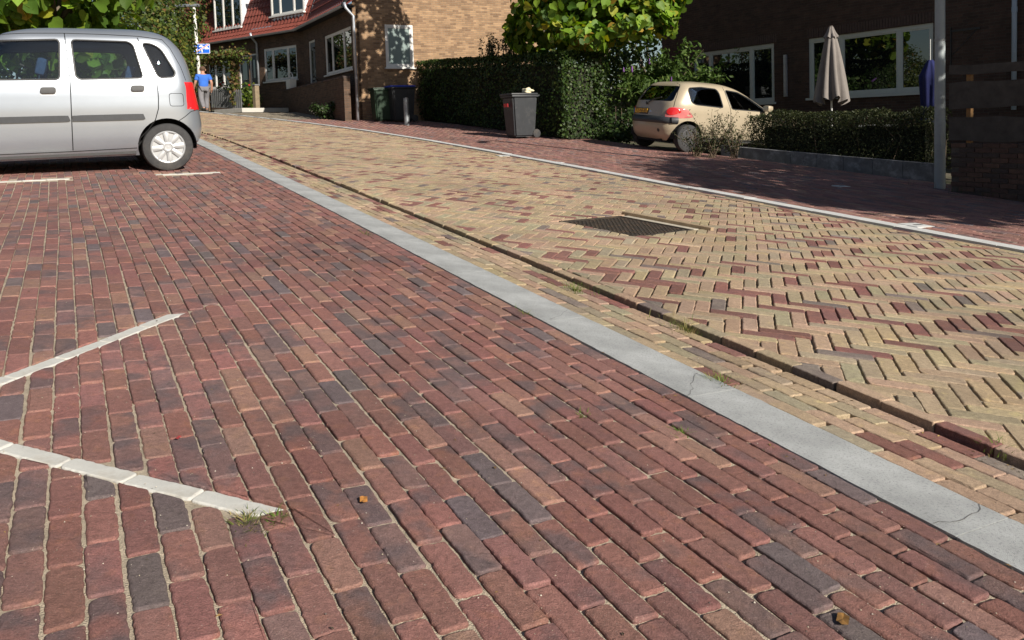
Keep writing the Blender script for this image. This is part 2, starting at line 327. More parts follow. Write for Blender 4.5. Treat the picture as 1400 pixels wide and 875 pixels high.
def lay(parent, stones, mat, name='brick', many='bricks', hfun=None, limit=300):
    """stones: (polygon, colour, extra height). The largest in view become objects, the rest one part."""
    ar = [pix_area(s[0]) for s in stones]; order = sorted(range(len(stones)), key=lambda i: -ar[i])
    big = set(i for i in order[:limit] if ar[i] > 60)
    V = []; Fc = []; C = []
    for i, (poly, col, dw) in enumerate(stones):
        c0 = poly[0]; dist = proj(G(c0[0], c0[1]))[2]
        lod = 0 if i in big or (0 < dist < 2.6) else (1 if 0 < dist < 9 else 2)
        v, f, (cx, cy) = stone(poly, lod)
        base = (hfun or WG)(cx, cy) + dw
        gx = ((hfun or WG)(cx + .03, cy) - (hfun or WG)(cx - .03, cy)) / .06; gy = ((hfun or WG)(cx, cy + .03) - (hfun or WG)(cx, cy - .03)) / .06
        if i in big:
            o = mesh_obj(name, [(p[0] - cx, p[1] - cy, p[2] + (p[0] - cx) * gx + (p[1] - cy) * gy) for p in v], f, mat, parent, cols=[col] * len(v)); o.location = (cx, cy, base)
        else:
            b = len(V); V += [(p[0], p[1], p[2] + base + (p[0] - cx) * gx + (p[1] - cy) * gy) for p in v]; Fc += [tuple(k + b for k in q) for q in f]; C += [col] * len(v)
    if V: tag(mesh_obj(many, V, Fc, mat, parent, cols=C), kind='stuff')
def bed(name, u0, u1, v0, v1, w, mat, hfun=None, step=.25, label=None, cat=None, bendit=True):
    """sheet under a piece of paving, following the relief"""
    us = np.linspace(u0, u1, max(2, int((u1 - u0) / step) + 1)); vs = np.linspace(v0, v1, max(2, int((v1 - v0) / step) + 1)); V = []; Fc = []
    for b_ in vs:
        for a_ in us: a2 = a_ - (bend(b_) if bendit else 0); V.append((a2, b_, (hfun or WG)(a2, b_) + w))
    n = len(us)
    for j in range(len(vs) - 1):
        for i in range(n - 1): k = j * n + i; Fc.append((k, k + 1, k + n + 1, k + n))
    o = mesh_obj(name, V, Fc, mat, None, smooth=True); o.matrix_world = MG
    return tag(o, label, cat, kind='structure')
def jit(c, s=.12, h=.04): k = random.uniform(1 - s, 1 + s); return [max(.01, x * k * random.uniform(1 - h, 1 + h)) for x in c]
def red_col():
    r_ = random.random()
    if r_ < .045: c = jit((.150, .115, .120), .14); a = .4
    elif r_ < .17: c = jit((.195, .116, .108), .12); a = .8
    elif r_ < .25: c = jit((.285, .160, .124), .10); a = .1
    else: c = jit((.240, .114, .098), .16, .05); a = random.choice((0, .1, .25, .5, .8))
    return (*c, a)
def yel_col(redness=.13):
    r_ = random.random()
    if r_ < redness: c = jit((.215, .098, .083), .18); a = .2
    elif r_ < redness + .05: c = jit((.195, .160, .140), .2); a = .3
    elif r_ < redness + .30: c = jit((.385, .268, .190), .1); a = .05
    elif r_ < redness + .46: c = jit((.325, .272, .185), .1); a = .05
    else: c = jit((.385, .292, .190), .12, .05); a = random.choice((0, 0, 0, .12))
    return (*c, a)

# ---- the wide ground everything lies on
EARTH = plain('earth', (.09, .075, .05), .95, var=.4, scale=2, bump=.6, bscale=30, dirt=((.06, .08, .03), 1.2, .5, .8))
_gu = sorted(set(list(np.linspace(-400, 400, 17)) + list(np.linspace(-30, 45, 51)))); _gv = sorted(set(list(np.linspace(-400, 700, 23)) + list(np.linspace(-20, 70, 61))))
V = [(a, b, WG(a, b) - .16) for b in _gv for a in _gu]; n_ = len(_gu)
ground = mesh_obj('ground', V, [(j * n_ + i, j * n_ + i + 1, (j + 1) * n_ + i + 1, (j + 1) * n_ + i) for j in range(len(_gv) - 1) for i in range(n_ - 1)], EARTH, smooth=True)
ground.matrix_world = MG; tag(ground, 'bare dark earth around the gardens and the street', 'ground', kind='structure')

# ---- red parking pavement
LINES = [((-.46, 2.79), (.44, 3.76)), ((-.43, 2.83), (.445, 1.905)), ((-2.6, 9.835), (.045, 9.835)), ((.895, 9.835), (1.585, 9.835))]   # white markings, laid in stone
parking = bed('parking_pavement', -9, U_STRIP0 + .02, -2.5, 24, -.0085, SAND, label='red brick parking pavement with sandy joints and white markings', cat='pavement', step=.2, bendit=False)
stones = []
for i in range(-1, 66):
    uc = U_STRIP0 - .004 - (i + .5) * BW
    ph = (.5 if i % 2 else 0) * BL + random.gauss(0, .012) + i * .004; wob = random.uniform(0, 6)
    vcur = -1.6 + ph
    for k in range(-8, 110):
        lb = BL * random.gauss(1, .022); vc = vcur + lb / 2; vcur += lb
        if vc > 21 or uc < -3.2 - .0 * vc: continue
        b_ = bend(vc)
        if i < 0 and vc < 12: continue
        poly = rect(uc + .0022 * math.sin(vc * 2.1 + wob) + random.gauss(0, .0008) - b_ * .5 - .0009 * max(0, vc - 3) ** 2 * sstep(3, 9, vc), vc, random.gauss(0, .006), 1, lb - JT * random.uniform(.7, 1.7), BW - JT * random.uniform(.7, 1.25))
        pieces = [poly]
        for (p0, p1) in LINES:
            dx, dy = p1[0] - p0[0], p1[1] - p0[1]; l = math.hypot(dx, dy); dx /= l; dy /= l; new = []
            for q in pieces:
                s = [(c[0] - p0[0]) * dx + (c[1] - p0[1]) * dy for c in q]; t = [-(c[0] - p0[0]) * dy + (c[1] - p0[1]) * dx for c in q]
                if max(s) < 0 or min(s) > l + .03 or max(t) < -.033 or min(t) > .033: new.append(q); continue
                o0 = -p0[0] * dy + p0[1] * dx   # offset of the axis
                for (nx, ny, c_) in ((-dy, dx, o0 + .033), (dy, -dx, -o0 + .033), ((dx, dy, p0[0] * dx + p0[1] * dy + l + .004) if l > 1.5 or p0[0] > .5 else (0.0, math.copysign(1.0, dy), math.copysign(1.0, dy) * p1[1] + .004)), (-dx, -dy, -(p0[0] * dx + p0[1] * dy) + .004)):
                    if (nx == dx and max(s) <= l) or (nx == 0.0 and ny * (p1[1] - max(ny * c[1] for c in q) * ny) > 0): continue
                    if nx == -dx and min(s) >= 0: continue
                    q2 = clip(q, nx, ny, c_)
                    if nx in (dx, -dx, 0.0) and len(q2) > 2: q2 = clip(clip(q2, -dy, dx, o0 - .033), dy, -dx, -o0 - .033)
                    if len(q2) > 2 and parea(q2) > .0006: new.append(q2)
            pieces = new
        col = red_col()
        for q in pieces:
            q = clip(q, -1, 0, -(U_STRIP0 - .004))
            if len(q) > 2 and parea(q) > .0008: stones.append((q, col, 0))
lay(parking, stones, BRICK)
wh = []
for (p0, p1) in LINES:
    dx, dy = p1[0] - p0[0], p1[1] - p0[1]; l = math.hypot(dx, dy); dx /= l; dy /= l; n_ = max(1, round(l / .215)); s = l / n_
    for k in range(n_):
        last = k == n_ - 1 and l < 1.5 and p1[1] < 5; q = rect(p0[0] + dx * (s * (k + .5) + .03 * last), p0[1] + dy * (s * (k + .5) + .03 * last), dx, dy, s - .0025 + .06 * last, .060)
        if last: q = clip(q, 0, -math.copysign(1.0, dy), -math.copysign(1.0, dy) * p1[1])
        wh.append((q, (1, 1, 1, 0), -.0012))
lay(parking, wh, WHITE, 'white_block', 'white_blocks')

# ---- concrete strip, slab by slab
strip = bed('kerb_strip', U_STRIP0, U_STRIP1, -2, 32, -.006, SAND2, label='long flush strip of pale grey concrete slabs between parking and gutter', cat='kerb')
joints = [-1.4, -.35, .62, 1.13, 2.14, 3.16, 4.2, 5.25, 6.3, 7.4, 8.5, 9.6, 10.7, 11.9, 13.1, 14.3, 15.6, 17, 18.5, 20, 22, 24, 26, 28, 30]
for a_, b_ in zip(joints[:-1], joints[1:]):
    n_ = 26; ring = []
    e0 = e1 = 0
    bb = lambda v: bend(v) + .0009 * max(0, v - 3) ** 2 * sstep(3, 9, v)
    left = [(U_STRIP0 - bb(v) + random.gauss(0, .0015), v) for v in np.linspace(a_ + .0015 + e0, b_ - .0015 + e0, n_)]; right = [(U_STRIP1 - bb(v) + random.gauss(0, .0012), v) for v in np.linspace(b_ - .0015 - e1, a_ + .0015 - e1, n_)]
    poly = left[::-1] + right[::-1]
    if parea(poly) < 0: poly = poly[::-1]
    v, f, (cx, cy) = stone(poly, 2, tilt=0, chip=0); v = [(p[0], p[1], p[2] - v[0][2]) for p in v]; o = mesh_obj('slab', [(p[0] - cx, p[1] - cy, p[2]) for p in v], f, CONC, strip); o.location = (cx, cy, .002 + WG(cx, cy))
# hairline cracks in the slabs
crk = plain('crack', (.12, .115, .11), 1, var=.2)
for (u0, v0, u1, v1, seed) in ((1.99, 1.19, 2.22, 1.22, 3), (1.99, 2.18, 2.2, 2.30, 5), (2.02, 3.12, 2.21, 3.33, 8)):
    random.seed(seed); V = []; n_ = 9
    for k in range(n_ + 1):
        t = k / n_; u = u0 + (u1 - u0) * t; v = v0 + (v1 - v0) * t + random.gauss(0, .006) * (0 < k < n_) + .03 * math.sin(t * 3 + seed); wd = .0008 + .0006 * random.random()
        V += [(u, v - wd, .0035), (u, v + wd, .0035)]
    mesh_obj('crack', V, [(2 * k, 2 * k + 2, 2 * k + 3, 2 * k + 1) for k in range(n_)], crk, strip)
random.seed(21)

# ---- yellow gutter courses sloping down to the step
def hgut(u, v):
    t = (u + bend(v) - U_STRIP1) / (U_EDGE0 - U_STRIP1); return WG(u, v) - .018 * max(0, min(1, t)) ** 1.2 - .001
gutter = bed('gutter', U_STRIP1 - .01, U_EDGE0 - .022, -2, 34, -.013, SAND2, hfun=hgut, step=.09, label='sunken gutter of yellow and pink bricks laid lengthwise beside the concrete strip', cat='gutter')
stones = []; gw = (U_EDGE0 - .022 - U_STRIP1 - .004) / 5
for i in range(5):
    for k in range(-10, 155):
        vc = k * BL * 1.0 + (.5 if i % 2 else 0) * BL + random.gauss(0, .006) + i * .02
        if vc > 31: continue
        uc = U_STRIP1 + .004 + (i + .5) * gw - bend(vc) - .0009 * max(0, vc - 3) ** 2 * sstep(3, 9, vc)
        stones.append((rect(uc, vc, 0, 1, BL - JT, gw - .005), yel_col(.16 if i in (3, 4) else .10), 0))
lay(gutter, stones, BRICK, hfun=hgut)

# ---- herringbone carriageway
road = bed('road', U_EDGE0 + .03, U_KERB0 + .01, -2, 44, -.015, SAND2, label='carriageway of yellow and red bricks laid in herringbone bond', cat='road')
def far_bend(v): return bend(v) + .0009 * max(0, v - 3) ** 2 * sstep(3, 9, v)
stones = []
for k in range(-6, 150):      # raised edge course along the gutter
    vc = k * BL + .07 + random.gauss(0, .004); uc = .5 * (U_EDGE0 + U_EDGE1) - far_bend(vc)
    if vc < 31: stones.append((rect(uc + random.gauss(0, .002), vc, 0, 1, BL - .003, .068), yel_col(.12), .006 + random.gauss(0, .002)))
S = .082; ex = (math.sqrt(.5), -math.sqrt(.5)); ey = (math.sqrt(.5), math.sqrt(.5))
MH = (4.31, 5.60, .42)        # manhole: centre u, v, half side
mx_, my_ = (math.cos(R(14)), math.sin(R(14))), (-math.sin(R(14)), math.cos(R(14)))
H_U0, H_U1 = U_EDGE1 + .003, U_KERB0 - .155
seen = set()
for X in range(-420, 360):
    for Y in range(-120, 480):
        cu, cv = 2.0 + X * S * ex[0] + Y * S * ey[0], 2.0 + X * S * ex[1] + Y * S * ey[1]
        if not (H_U0 - .3 < cu + 0 < H_U1 + .3 and -1.2 < cv < 31): continue
        m = (X - Y) % 6
        key = ('h', X - m, Y) if m < 3 else ('v', X, Y - (5 - m))
        if key in seen: continue
        seen.add(key); kind, bx, by = key
        if kind == 'h': cx_, cy_, ax = bx + 1.5, by + .5, ex
        else: cx_, cy_, ax = bx + .5, by + 1.5, ey
        u = 2.0 + cx_ * S * ex[0] + cy_ * S * ey[0]; v = 2.0 + cx_ * S * ex[1] + cy_ * S * ey[1]
        wv = .012 * math.sin(v * .9) + .01 * math.sin(u * 2.1 + 1)       # the bond drifts a little
        q = rect(u + random.gauss(0, .0015), v + wv + random.gauss(0, .0015), ax[0], ax[1], 3 * S - .007 * random.uniform(.7, 1.3), S - (.0088 if kind == 'v' else .0065) * random.uniform(.6, 1.35))
        q = clip(clip(q, 1, 0, H_U0), -1, 0, -H_U1)
        if len(q) < 3 or parea(q) < .0006: continue
        # leave the manhole free
        a_ = [((c[0] - MH[0]) * mx_[0] + (c[1] - MH[1]) * mx_[1], (c[0] - MH[0]) * my_[0] + (c[1] - MH[1]) * my_[1]) for c in q]
        if max(c[0] for c in a_) > -MH[2] and min(c[0] for c in a_) < MH[2] + .12 and max(c[1] for c in a_) > -MH[2] and min(c[1] for c in a_) < MH[2]:
            mx = sum(c[0] for c in a_) / len(a_); my = sum(c[1] for c in a_) / len(a_)
            px_ = max(-mx - MH[2], mx - MH[2] - .10); py_ = max(-my - MH[2], my - MH[2])
            du, dv = MH[0], MH[1]
            if px_ > py_:
                q = clip(q, -mx_[0], -mx_[1], -(mx_[0] * du + mx_[1] * dv) + MH[2]) if mx < 0 else clip(q, mx_[0], mx_[1], mx_[0] * du + mx_[1] * dv + MH[2] + .12)
            else:
                q = clip(q, -my_[0], -my_[1], -(my_[0] * du + my_[1] * dv) + MH[2]) if my < 0 else clip(q, my_[0], my_[1], my_[0] * du + my_[1] * dv + MH[2])
            if len(q) < 3 or parea(q) < .0008: continue
        b_ = far_bend(v); q = [(c[0] - b_, c[1]) for c in q]
        redzone = .10 + .16 * sstep(9, 4, v) * (math.sin(v * 1.7 + u * 2.3) > .1)
        stones.append((q, yel_col(redzone), .006 * math.sin(v * 1.1) * math.sin(u * 1.6)))
for i in range(2):            # two straight courses along the far kerb
    for k in range(-6, 150):
        vc = k * BL + i * .1; uc = H_U1 + .004 + (i + .5) * .0745 - far_bend(vc)
        if vc < 31: stones.append((rect(uc, vc, 0, 1, BL - JT, .0685), yel_col(.08), 0))
lay(road, stones, BRICK)

# ---- far kerb and the red footpath behind it
kerb = bed('kerb', U_KERB0 + .004, U_KERB1, -2, 36, -.03, SAND2, label='narrow pale concrete kerb on the far side of the street', cat='kerb')
KERBM = plain('kerb_concrete', (.50, .505, .50), .9, var=.14, scale=4, bump=.3, bscale=300)
for k in range(-1, 34):
    v0, v1 = k * 1.0 + .004, k * 1.0 + .996; q = [(U_KERB0 + .006 - far_bend(v0), v0), (U_KERB1 - far_bend(v0), v0), (U_KERB1 - far_bend(v1), v1), (U_KERB0 + .006 - far_bend(v1), v1)]
    v, f, (cx, cy) = stone(q, 2, chip=0, tilt=.0003); o = mesh_obj('kerb_stone', [(p[0] - cx, p[1] - cy, p[2]) for p in v], f, KERBM, kerb); o.location = (cx, cy, .022 + WG(cx, cy))
footpath = bed('footpath', U_KERB1 + .03, 11.0, -2, 30, -.013, SAND2, label='red brick footpath along the front gardens across the street', cat='footpath')
stones = []
for i in range(49):
    for k in range(0, 122):
        vc = k * BL + (.5 if i % 2 else 0) * BL
        uc = U_KERB1 + .035 + (i + .5) * .0745 - far_bend(vc)
        if vc > 25.3 or proj(G(uc, vc))[0] > 2000: continue
        c = red_col(); c = (c[0] * 1.12, c[1] * 1.2, c[2] * 1.2, c[3] * .5)
        stones.append((rect(uc, vc, 0, 1, BL - JT, .0685), c, 0))
lay(footpath, stones, BRICK)

# ---- loose grit and crumbs of sand lying about near the camera
V = []; Fc = []; C = []
for k in range(5200):
    v = .6 + 6.5 * random.random() ** 1.6; u = random.uniform(-1.0, 2.6); s_ = .0007 + .0016 * random.random() ** 3; i0 = len(V); w0 = (hgut if u > U_STRIP1 else WG)(u, v) + .001; c = random.choice(((.42, .36, .27, 0), (.30, .25, .19, 0), (.12, .10, .09, 0), (.55, .50, .42, 0)))
    V += [(u + s_ * random.uniform(.7, 1.3) * math.cos(q), v + s_ * 1.3 * math.sin(q), w0 + random.uniform(-.3, .3) * s_) for q in (0, 1.57, 3.14, 4.71)] + [(u, v, w0 + s_ * random.uniform(.6, 1.2))]; C += [c] * 5
    Fc += [(i0, i0 + 1, i0 + 4), (i0 + 1, i0 + 2, i0 + 4), (i0 + 2, i0 + 3, i0 + 4), (i0 + 3, i0, i0 + 4)]
tag(mesh_obj('grit', V, Fc, attr_mat('grit', bump=0), parking, cols=C), kind='stuff')

# ---- crumbs of leaf and twig gathered in the gutter and along the strip
V = []; Fc = []; C = []
for k in range(420):
    v = .8 + 11 * random.random() ** 1.4; r_ = random.random(); u = (U_EDGE0 - .03 - abs(random.gauss(0, .05))) if r_ < .55 else (U_STRIP0 - abs(random.gauss(0, .05)) if r_ < .75 else random.uniform(-.8, 1.9)); u -= far_bend(v); s_ = random.uniform(.002, .009); a_ = random.uniform(0, 6.28); ca, sa = math.cos(a_), math.sin(a_); i0 = len(V); w0 = (hgut if u > U_STRIP1 - far_bend(v) else WG)(u, v) + .002; c = random.choice(((.22, .13, .05, 0), (.13, .08, .04, 0), (.30, .20, .07, 0), (.08, .06, .04, 0)))
    V += [(u + x * ca - y * sa, v + x * sa + y * ca, w0 + z) for x, y, z in ((-s_, 0, 0), (0, -s_ * .45, .3 * s_), (s_, 0, .1 * s_), (0, s_ * .45, .35 * s_))]; C += [c] * 4; Fc.append((i0, i0 + 1, i0 + 2, i0 + 3))
tag(mesh_obj('leaf_crumbs', V, Fc, attr_mat('leaf_crumb', bump=0), gutter, cols=C), kind='stuff')
# ================================================================ CARS
SILVER = plain('silver_paint', (.33, .36, .405), .30, metal=.6, var=.03, scale=3, coat=.6, dirt=((.42, .40, .38), 2.2, .63, .25))
BEIGE = plain('beige_paint', (.40, .335, .24), .38, metal=.12, var=.04, scale=3, coat=.4, dirt=((.34, .28, .2), 2.0, .6, .3))
BLACKP = plain('black_plastic', (.028, .028, .03), .55, var=.2, scale=20)
GREYP = plain('grey_plastic', (.034, .037, .043), .5, var=.15, scale=20)
RUBBER = plain('tyre_rubber', (.035, .035, .037), .85, var=.25, scale=15, bump=.2, bscale=80, dirt=((.09, .08, .07), 6, .5, .5))
HUBM = plain('hubcap_silver', (.40, .41, .425), .38, metal=.4, var=.06, scale=10)
RIMM = plain('steel_rim', (.085, .085, .09), .5, metal=.5, var=.3, scale=12, dirt=((.16, .10, .06), 8, .52, .7))
DARK = plain('dark_void', (.006, .006, .007), .9, var=.1)
FABRIC = plain('seat_fabric', (.045, .07, .13), .9, var=.3, scale=30)
FABRIC2 = plain('seat_fabric_light', (.16, .22, .32), .9, var=.3, scale=30)
REDL = plain('red_lens', (.60, .018, .022), .12, var=.05, coat=.6)
CLEARL = plain('pink_lens', (.55, .16, .16), .15, var=.05, coat=.6)
CARGLASS = glass_mat('car_glass', (.74, .82, .86), 1.5)
CARGLASS2 = glass_mat('car_glass_dark', (.70, .78, .83), 1.55)
CHROME = plain('chrome', (.7, .7, .72), .15, metal=1, var=.02)

def table(T):
    z = [t[0] for t in T]; w = [t[1] for t in T]
    return lambda q: float(np.interp(q, z, w))
def smooth_table(T, k=3):
    """monotone table softened so that lofts have no hard rings"""
    z = np.array([t[0] for t in T]); w = np.array([t[1] for t in T]); zz = np.linspace(z[0], z[-1], 400); ww = np.interp(zz, z, w)
    ker = np.hanning(2 * k * 4 + 1); ker /= ker.sum(); pad = len(ker) // 2; wp = np.concatenate([2 * ww[0] - ww[1:pad + 1][::-1], ww, 2 * ww[-1] - ww[-pad - 1:-1][::-1]])
    ws = np.convolve(wp, ker, 'valid'); return lambda q: float(np.interp(q, zz, ws))
def apply_mods(o):
    dg = bpy.context.evaluated_depsgraph_get(); me = bpy.data.meshes.new_from_object(o.evaluated_get(dg)); o.modifiers.clear(); old = o.data; o.data = me
    if old.users == 0: bpy.data.meshes.remove(old)
class Shell:
    """car body as a stack of rounded plan outlines; x forward, y left, z up, origin on the ground under the rear axle"""
    def __init__(s, rear, front, half, nexp=7.0, zs=None):
        s.rear, s.front, s.half, s.n = smooth_table(rear), smooth_table(front), smooth_table(half, 2), nexp; s.z0, s.z1 = rear[0][0], rear[-1][0]
    def side_y(s, x, z):
        a, b = s.rear(z), s.front(z); m = .5 * (a + b); h = .5 * (b - a); t = min(.999, abs(x - m) / h); return s.half(z) * (1 - t ** s.n) ** (1 / s.n)
    def rear_x(s, y, z, front=False):
        a, b = s.rear(z), s.front(z); m = .5 * (a + b); h = .5 * (b - a); t = min(.999, abs(y) / s.half(z)); k = h * (1 - t ** s.n) ** (1 / s.n); return m + k if front else m - k
    def ring(s, z, k, off=0.0):
        a, b = s.rear(z) + off, s.front(z) - off; m = .5 * (a + b); h = .5 * (b - a); w = s.half(z) - off; out = []
        for i in range(k):
            q = 2 * math.pi * i / k; c, d = math.cos(q), math.sin(q); e = 2 / s.n
            out.append((m + h * math.copysign(abs(c) ** e, c), w * math.copysign(abs(d) ** e, d), z))
        return out
    def mesh(s, name, mat, levels, k=96, off=0.0, thick=.02):
        V = []; Fc = []
        for z in levels: V += s.ring(z, k, off)
        for j in range(len(levels) - 1):
            for i in range(k): i2 = (i + 1) % k; Fc.append((j * k + i, j * k + i2, (j + 1) * k + i2, (j + 1) * k + i))
        Fc.append(tuple((len(levels) - 1) * k + i for i in range(k)))
        o = mesh_obj(name, V, Fc, mat, smooth=True)
        m = o.modifiers.new('s', 'SOLIDIFY'); m.thickness = thick; m.offset = -1; apply_mods(o); return o
def cutter(polys, y0=-1.2, y1=1.2, axis='y'):
    b = MB()
    for poly in polys:
        n = len(poly)
        a_ = .5 * sum(poly[i - 1][0] * poly[i][1] - poly[i][0] * poly[i - 1][1] for i in range(n))
        if a_ < 0: poly = poly[::-1]
        if axis == 'y': V = [(p[0], y1, p[1]) for p in poly] + [(p[0], y0, p[1]) for p in poly]
        else: V = [(y0, p[0], p[1]) for p in poly] + [(y1, p[0], p[1]) for p in poly]
        Fc = [tuple(range(n - 1, -1, -1)), tuple(range(n, 2 * n))] + [(i, (i + 1) % n, n + (i + 1) % n, n + i) for i in range(n)]
        b.add(V, Fc)
    o = b.build('cut', None)
    bm = bmesh.new(); bm.from_mesh(o.data); bmesh.ops.recalc_face_normals(bm, faces=bm.faces); bm.to_mesh(o.data); bm.free(); return o
def boolean(o, c, op):
    m = o.modifiers.new('b', 'BOOLEAN'); m.operation = op; m.solver = 'EXACT'; m.object = c; apply_mods(o); bpy.data.objects.remove(c)
def rnd_poly(poly, r, k=4):
    out = []; n = len(poly)
    for i in range(n):
        a, b, c = Vector(poly[i - 1]), Vector(poly[i]), Vector(poly[(i + 1) % n]); rr = min(r, .45 * (a - b).length, .45 * (c - b).length)
        p, q = b + (a - b).normalized() * rr, b + (c - b).normalized() * rr
        for j in range(k + 1): t = j / k; out.append(tuple((1 - t) ** 2 * p + 2 * t * (1 - t) * b + t * t * q))
    return out
def dense(pts, step=.05, closed=False):
    out = []; m = len(pts)
    for i in range(m if closed else m - 1):
        a, b = pts[i], pts[(i + 1) % m]; l = math.hypot(b[0] - a[0], b[1] - a[1]); n = max(1, int(l / step))
        for q in range(n): t = q / n; out.append((a[0] + (b[0] - a[0]) * t, a[1] + (b[1] - a[1]) * t))
    out.append(pts[0] if closed else pts[-1]); return out
def ribbon(name, sh, pts, w, mat, parent, side=1, lift=.0015, closed=False, rad=None):
    """thin strip lying on the car's side along (x, z) points"""
    d = dense(pts, .04, closed); b = MB()
    b.tube([(x, side * (sh.side_y(x, z) + lift), z) for x, z in d], w, 6); return b.build(name, mat, parent)
def _patch(name, f, poly, mat, parent, sg, lift, thick):
    """raised panel following a curved surface; f(a, b, lift) gives the point above the skin"""
    poly = dense(list(poly), .025, True)[:-1]; n = len(poly); cx = sum(p[0] for p in poly) / n; cz = sum(p[1] for p in poly) / n; V = []; ts = (1, .8, .55, .3)
    V += [f(x, z, lift - thick) for x, z in poly]
    for t in ts: V += [f(cx + (x - cx) * t, cz + (z - cz) * t, lift) for x, z in poly]
    V.append(f(cx, cz, lift)); Fc = [(r_ * n + i, r_ * n + (i + 1) % n, (r_ + 1) * n + (i + 1) % n, (r_ + 1) * n + i) for r_ in range(len(ts)) for i in range(n)]
    k = len(ts) * n; Fc += [(k + i, k + (i + 1) % n, len(V) - 1) for i in range(n)]
    o = mesh_obj(name, V, Fc, mat, parent, smooth=True); o.data.set_sharp_from_angle(angle=R(40)); return o
def side_patch(name, sh, poly, mat, parent, side=1, lift=.006, thick=.012):
    """panel on the car's side, outline in (x, z)"""
    return _patch(name, lambda x, z, l: (x, side * (sh.side_y(x, z) + l), z), poly, mat, parent, side, lift, thick)
def rear_patch(name, sh, poly, mat, parent, lift=.006, thick=.012, front=False):
    """panel on the tail, outline in (y, z)"""
    sg = 1 if front else -1; return _patch(name, lambda y, z, l: (sh.rear_x(y, z, front) + sg * l, y, z), poly, mat, parent, sg, lift, thick)
def wheel(parent, x, y, r, side, hub, rimr):
    """wheel at hub height r; side = +1 outer face looks to +y"""
    o = bpy.data.objects.new('wheel', None); link(o, parent); o.location = (x, y, r)
    m = Matrix.Rotation(R(-90 if side > 0 else 90), 4, 'X')          # lathe z axis -> outwards
    t = MB(); w = .085
    t.lathe([(rimr, -w + .01), (r * .86, -w), (r * .965, -w + .012), (r, -w + .035), (r, w - .035), (r * .965, w - .012), (r * .86, w), (rimr + .006, w - .004), (rimr, w - .02), (rimr - .01, w - .05)], 56, m); t.build('tyre', RUBBER, o, auto=40)
    if hub == 'cap':
        h = MB(); h.lathe([(rimr + .004, w - .03), (rimr + .004, w - .008), (rimr - .006, w - .002), (rimr - .016, w - .004), (rimr - .02, w - .02)], 48, m); h.build('rim', HUBM, o, auto=35)
        d = MB(); d.lathe([(0.0001, w - .055), (rimr - .01, w - .05)], 32, m); d.build('brake_drum', RIMM, o)
        s = MB()
        for k in range(8):
            a = 2 * math.pi * k / 8 + .1; c_, s_ = math.cos(a), math.sin(a); V = []
            for (rr, hw_, z_) in ((.045, .026, w - .004), (rimr * .55, .027, w + .002), (rimr - .008, .034, w - .006)):
                V += [(rr * c_ - hw_ * s_, rr * s_ + hw_ * c_, z_ - .004), (rr * c_, rr * s_, z_ + .005), (rr * c_ + hw_ * s_, rr * s_ - hw_ * c_, z_ - .004), (rr * c_, rr * s_, z_ - .022)]
            Fc = []
            for i in range(2):
                for j in range(4): Fc.append((i * 4 + j, i * 4 + (j + 1) % 4, (i + 1) * 4 + (j + 1) % 4, (i + 1) * 4 + j))
            s.add([m @ Vector(p) for p in V], Fc)
        s.lathe([(.062, w - .02), (.058, w + .006), (.045, w + .008), (.04, w + .002), (.034, w + .001), (.0001, w + .003)], 32, m); s.build('hubcap', HUBM, o, auto=35)
    else:
        h = MB(); h.lathe([(rimr + .003, w - .03), (rimr + .003, w - .008), (rimr - .012, w - .006), (rimr - .03, w - .05), (rimr * .66, w - .045), (rimr * .55, w - .03), (.07, w - .04), (.05, w - .02), (.0001, w - .02)], 40, m); h.build('rim', RIMM, o, auto=35)
        for k in range(10):
            b = MB(); a = 2 * math.pi * k / 10; b.lathe([(.016, w - .0485), (.016, w - .030), (.0001, w - .030)], 10, m @ Matrix.Translation((rimr * .78 * math.cos(a), rimr * .78 * math.sin(a), -.006)))
            b.build('vent_hole', DARK, o)
        c = MB(); c.lathe([(.03, w - .03), (.028, w - .008), (.0001, w - .006)], 20, m); c.build('centre_cap', CHROME, o)
    return o
def seat(parent, x, y, tall=1.0, mat=None, head=True, w=.23):
    o = bpy.data.objects.new('seat', None); link(o, parent); o.location = (x, y, 0); mat = mat or FABRIC
    MB().box(-.05, .46, -w, w, .36, .54, bev=.05).build('cushion', mat, o, auto=40)
    m = Matrix.Translation((-.02, 0, .50)) @ Matrix.Rotation(R(-14), 4, 'Y')
    MB().box(-.09, .06, -w, w, 0, .62 * tall, m, bev=.05).build('backrest', mat, o, auto=40)
    if head: MB().box(-.06, .05, -.125, .125, .62 * tall + .05, .62 * tall + .25, m, bev=.045).build('headrest', mat, o, auto=40); [MB().tube([m @ Vector((-.01, q, .55 * tall)), m @ Vector((-.01, q, .68 * tall))], .008, 6).build('headrest_post', CHROME, o) for q in (-.05, .05)]
    return o
def text_mesh(s, size, mat, parent, mloc, name='lettering', extr=.001):
    cu = bpy.data.curves.new(name, 'FONT'); cu.body = s; cu.size = size; cu.align_x = 'CENTER'; cu.align_y = 'CENTER'; cu.extrude = extr
    t = bpy.data.objects.new(name, cu); link(t); dg = bpy.context.evaluated_depsgraph_get(); dg.update(); me = bpy.data.meshes.new_from_object(t.evaluated_get(dg)); bpy.data.objects.remove(t)
    me.materials.clear(); me.materials.append(mat); me.transform(mloc); o = bpy.data.objects.new(name, me); return link(o, parent)

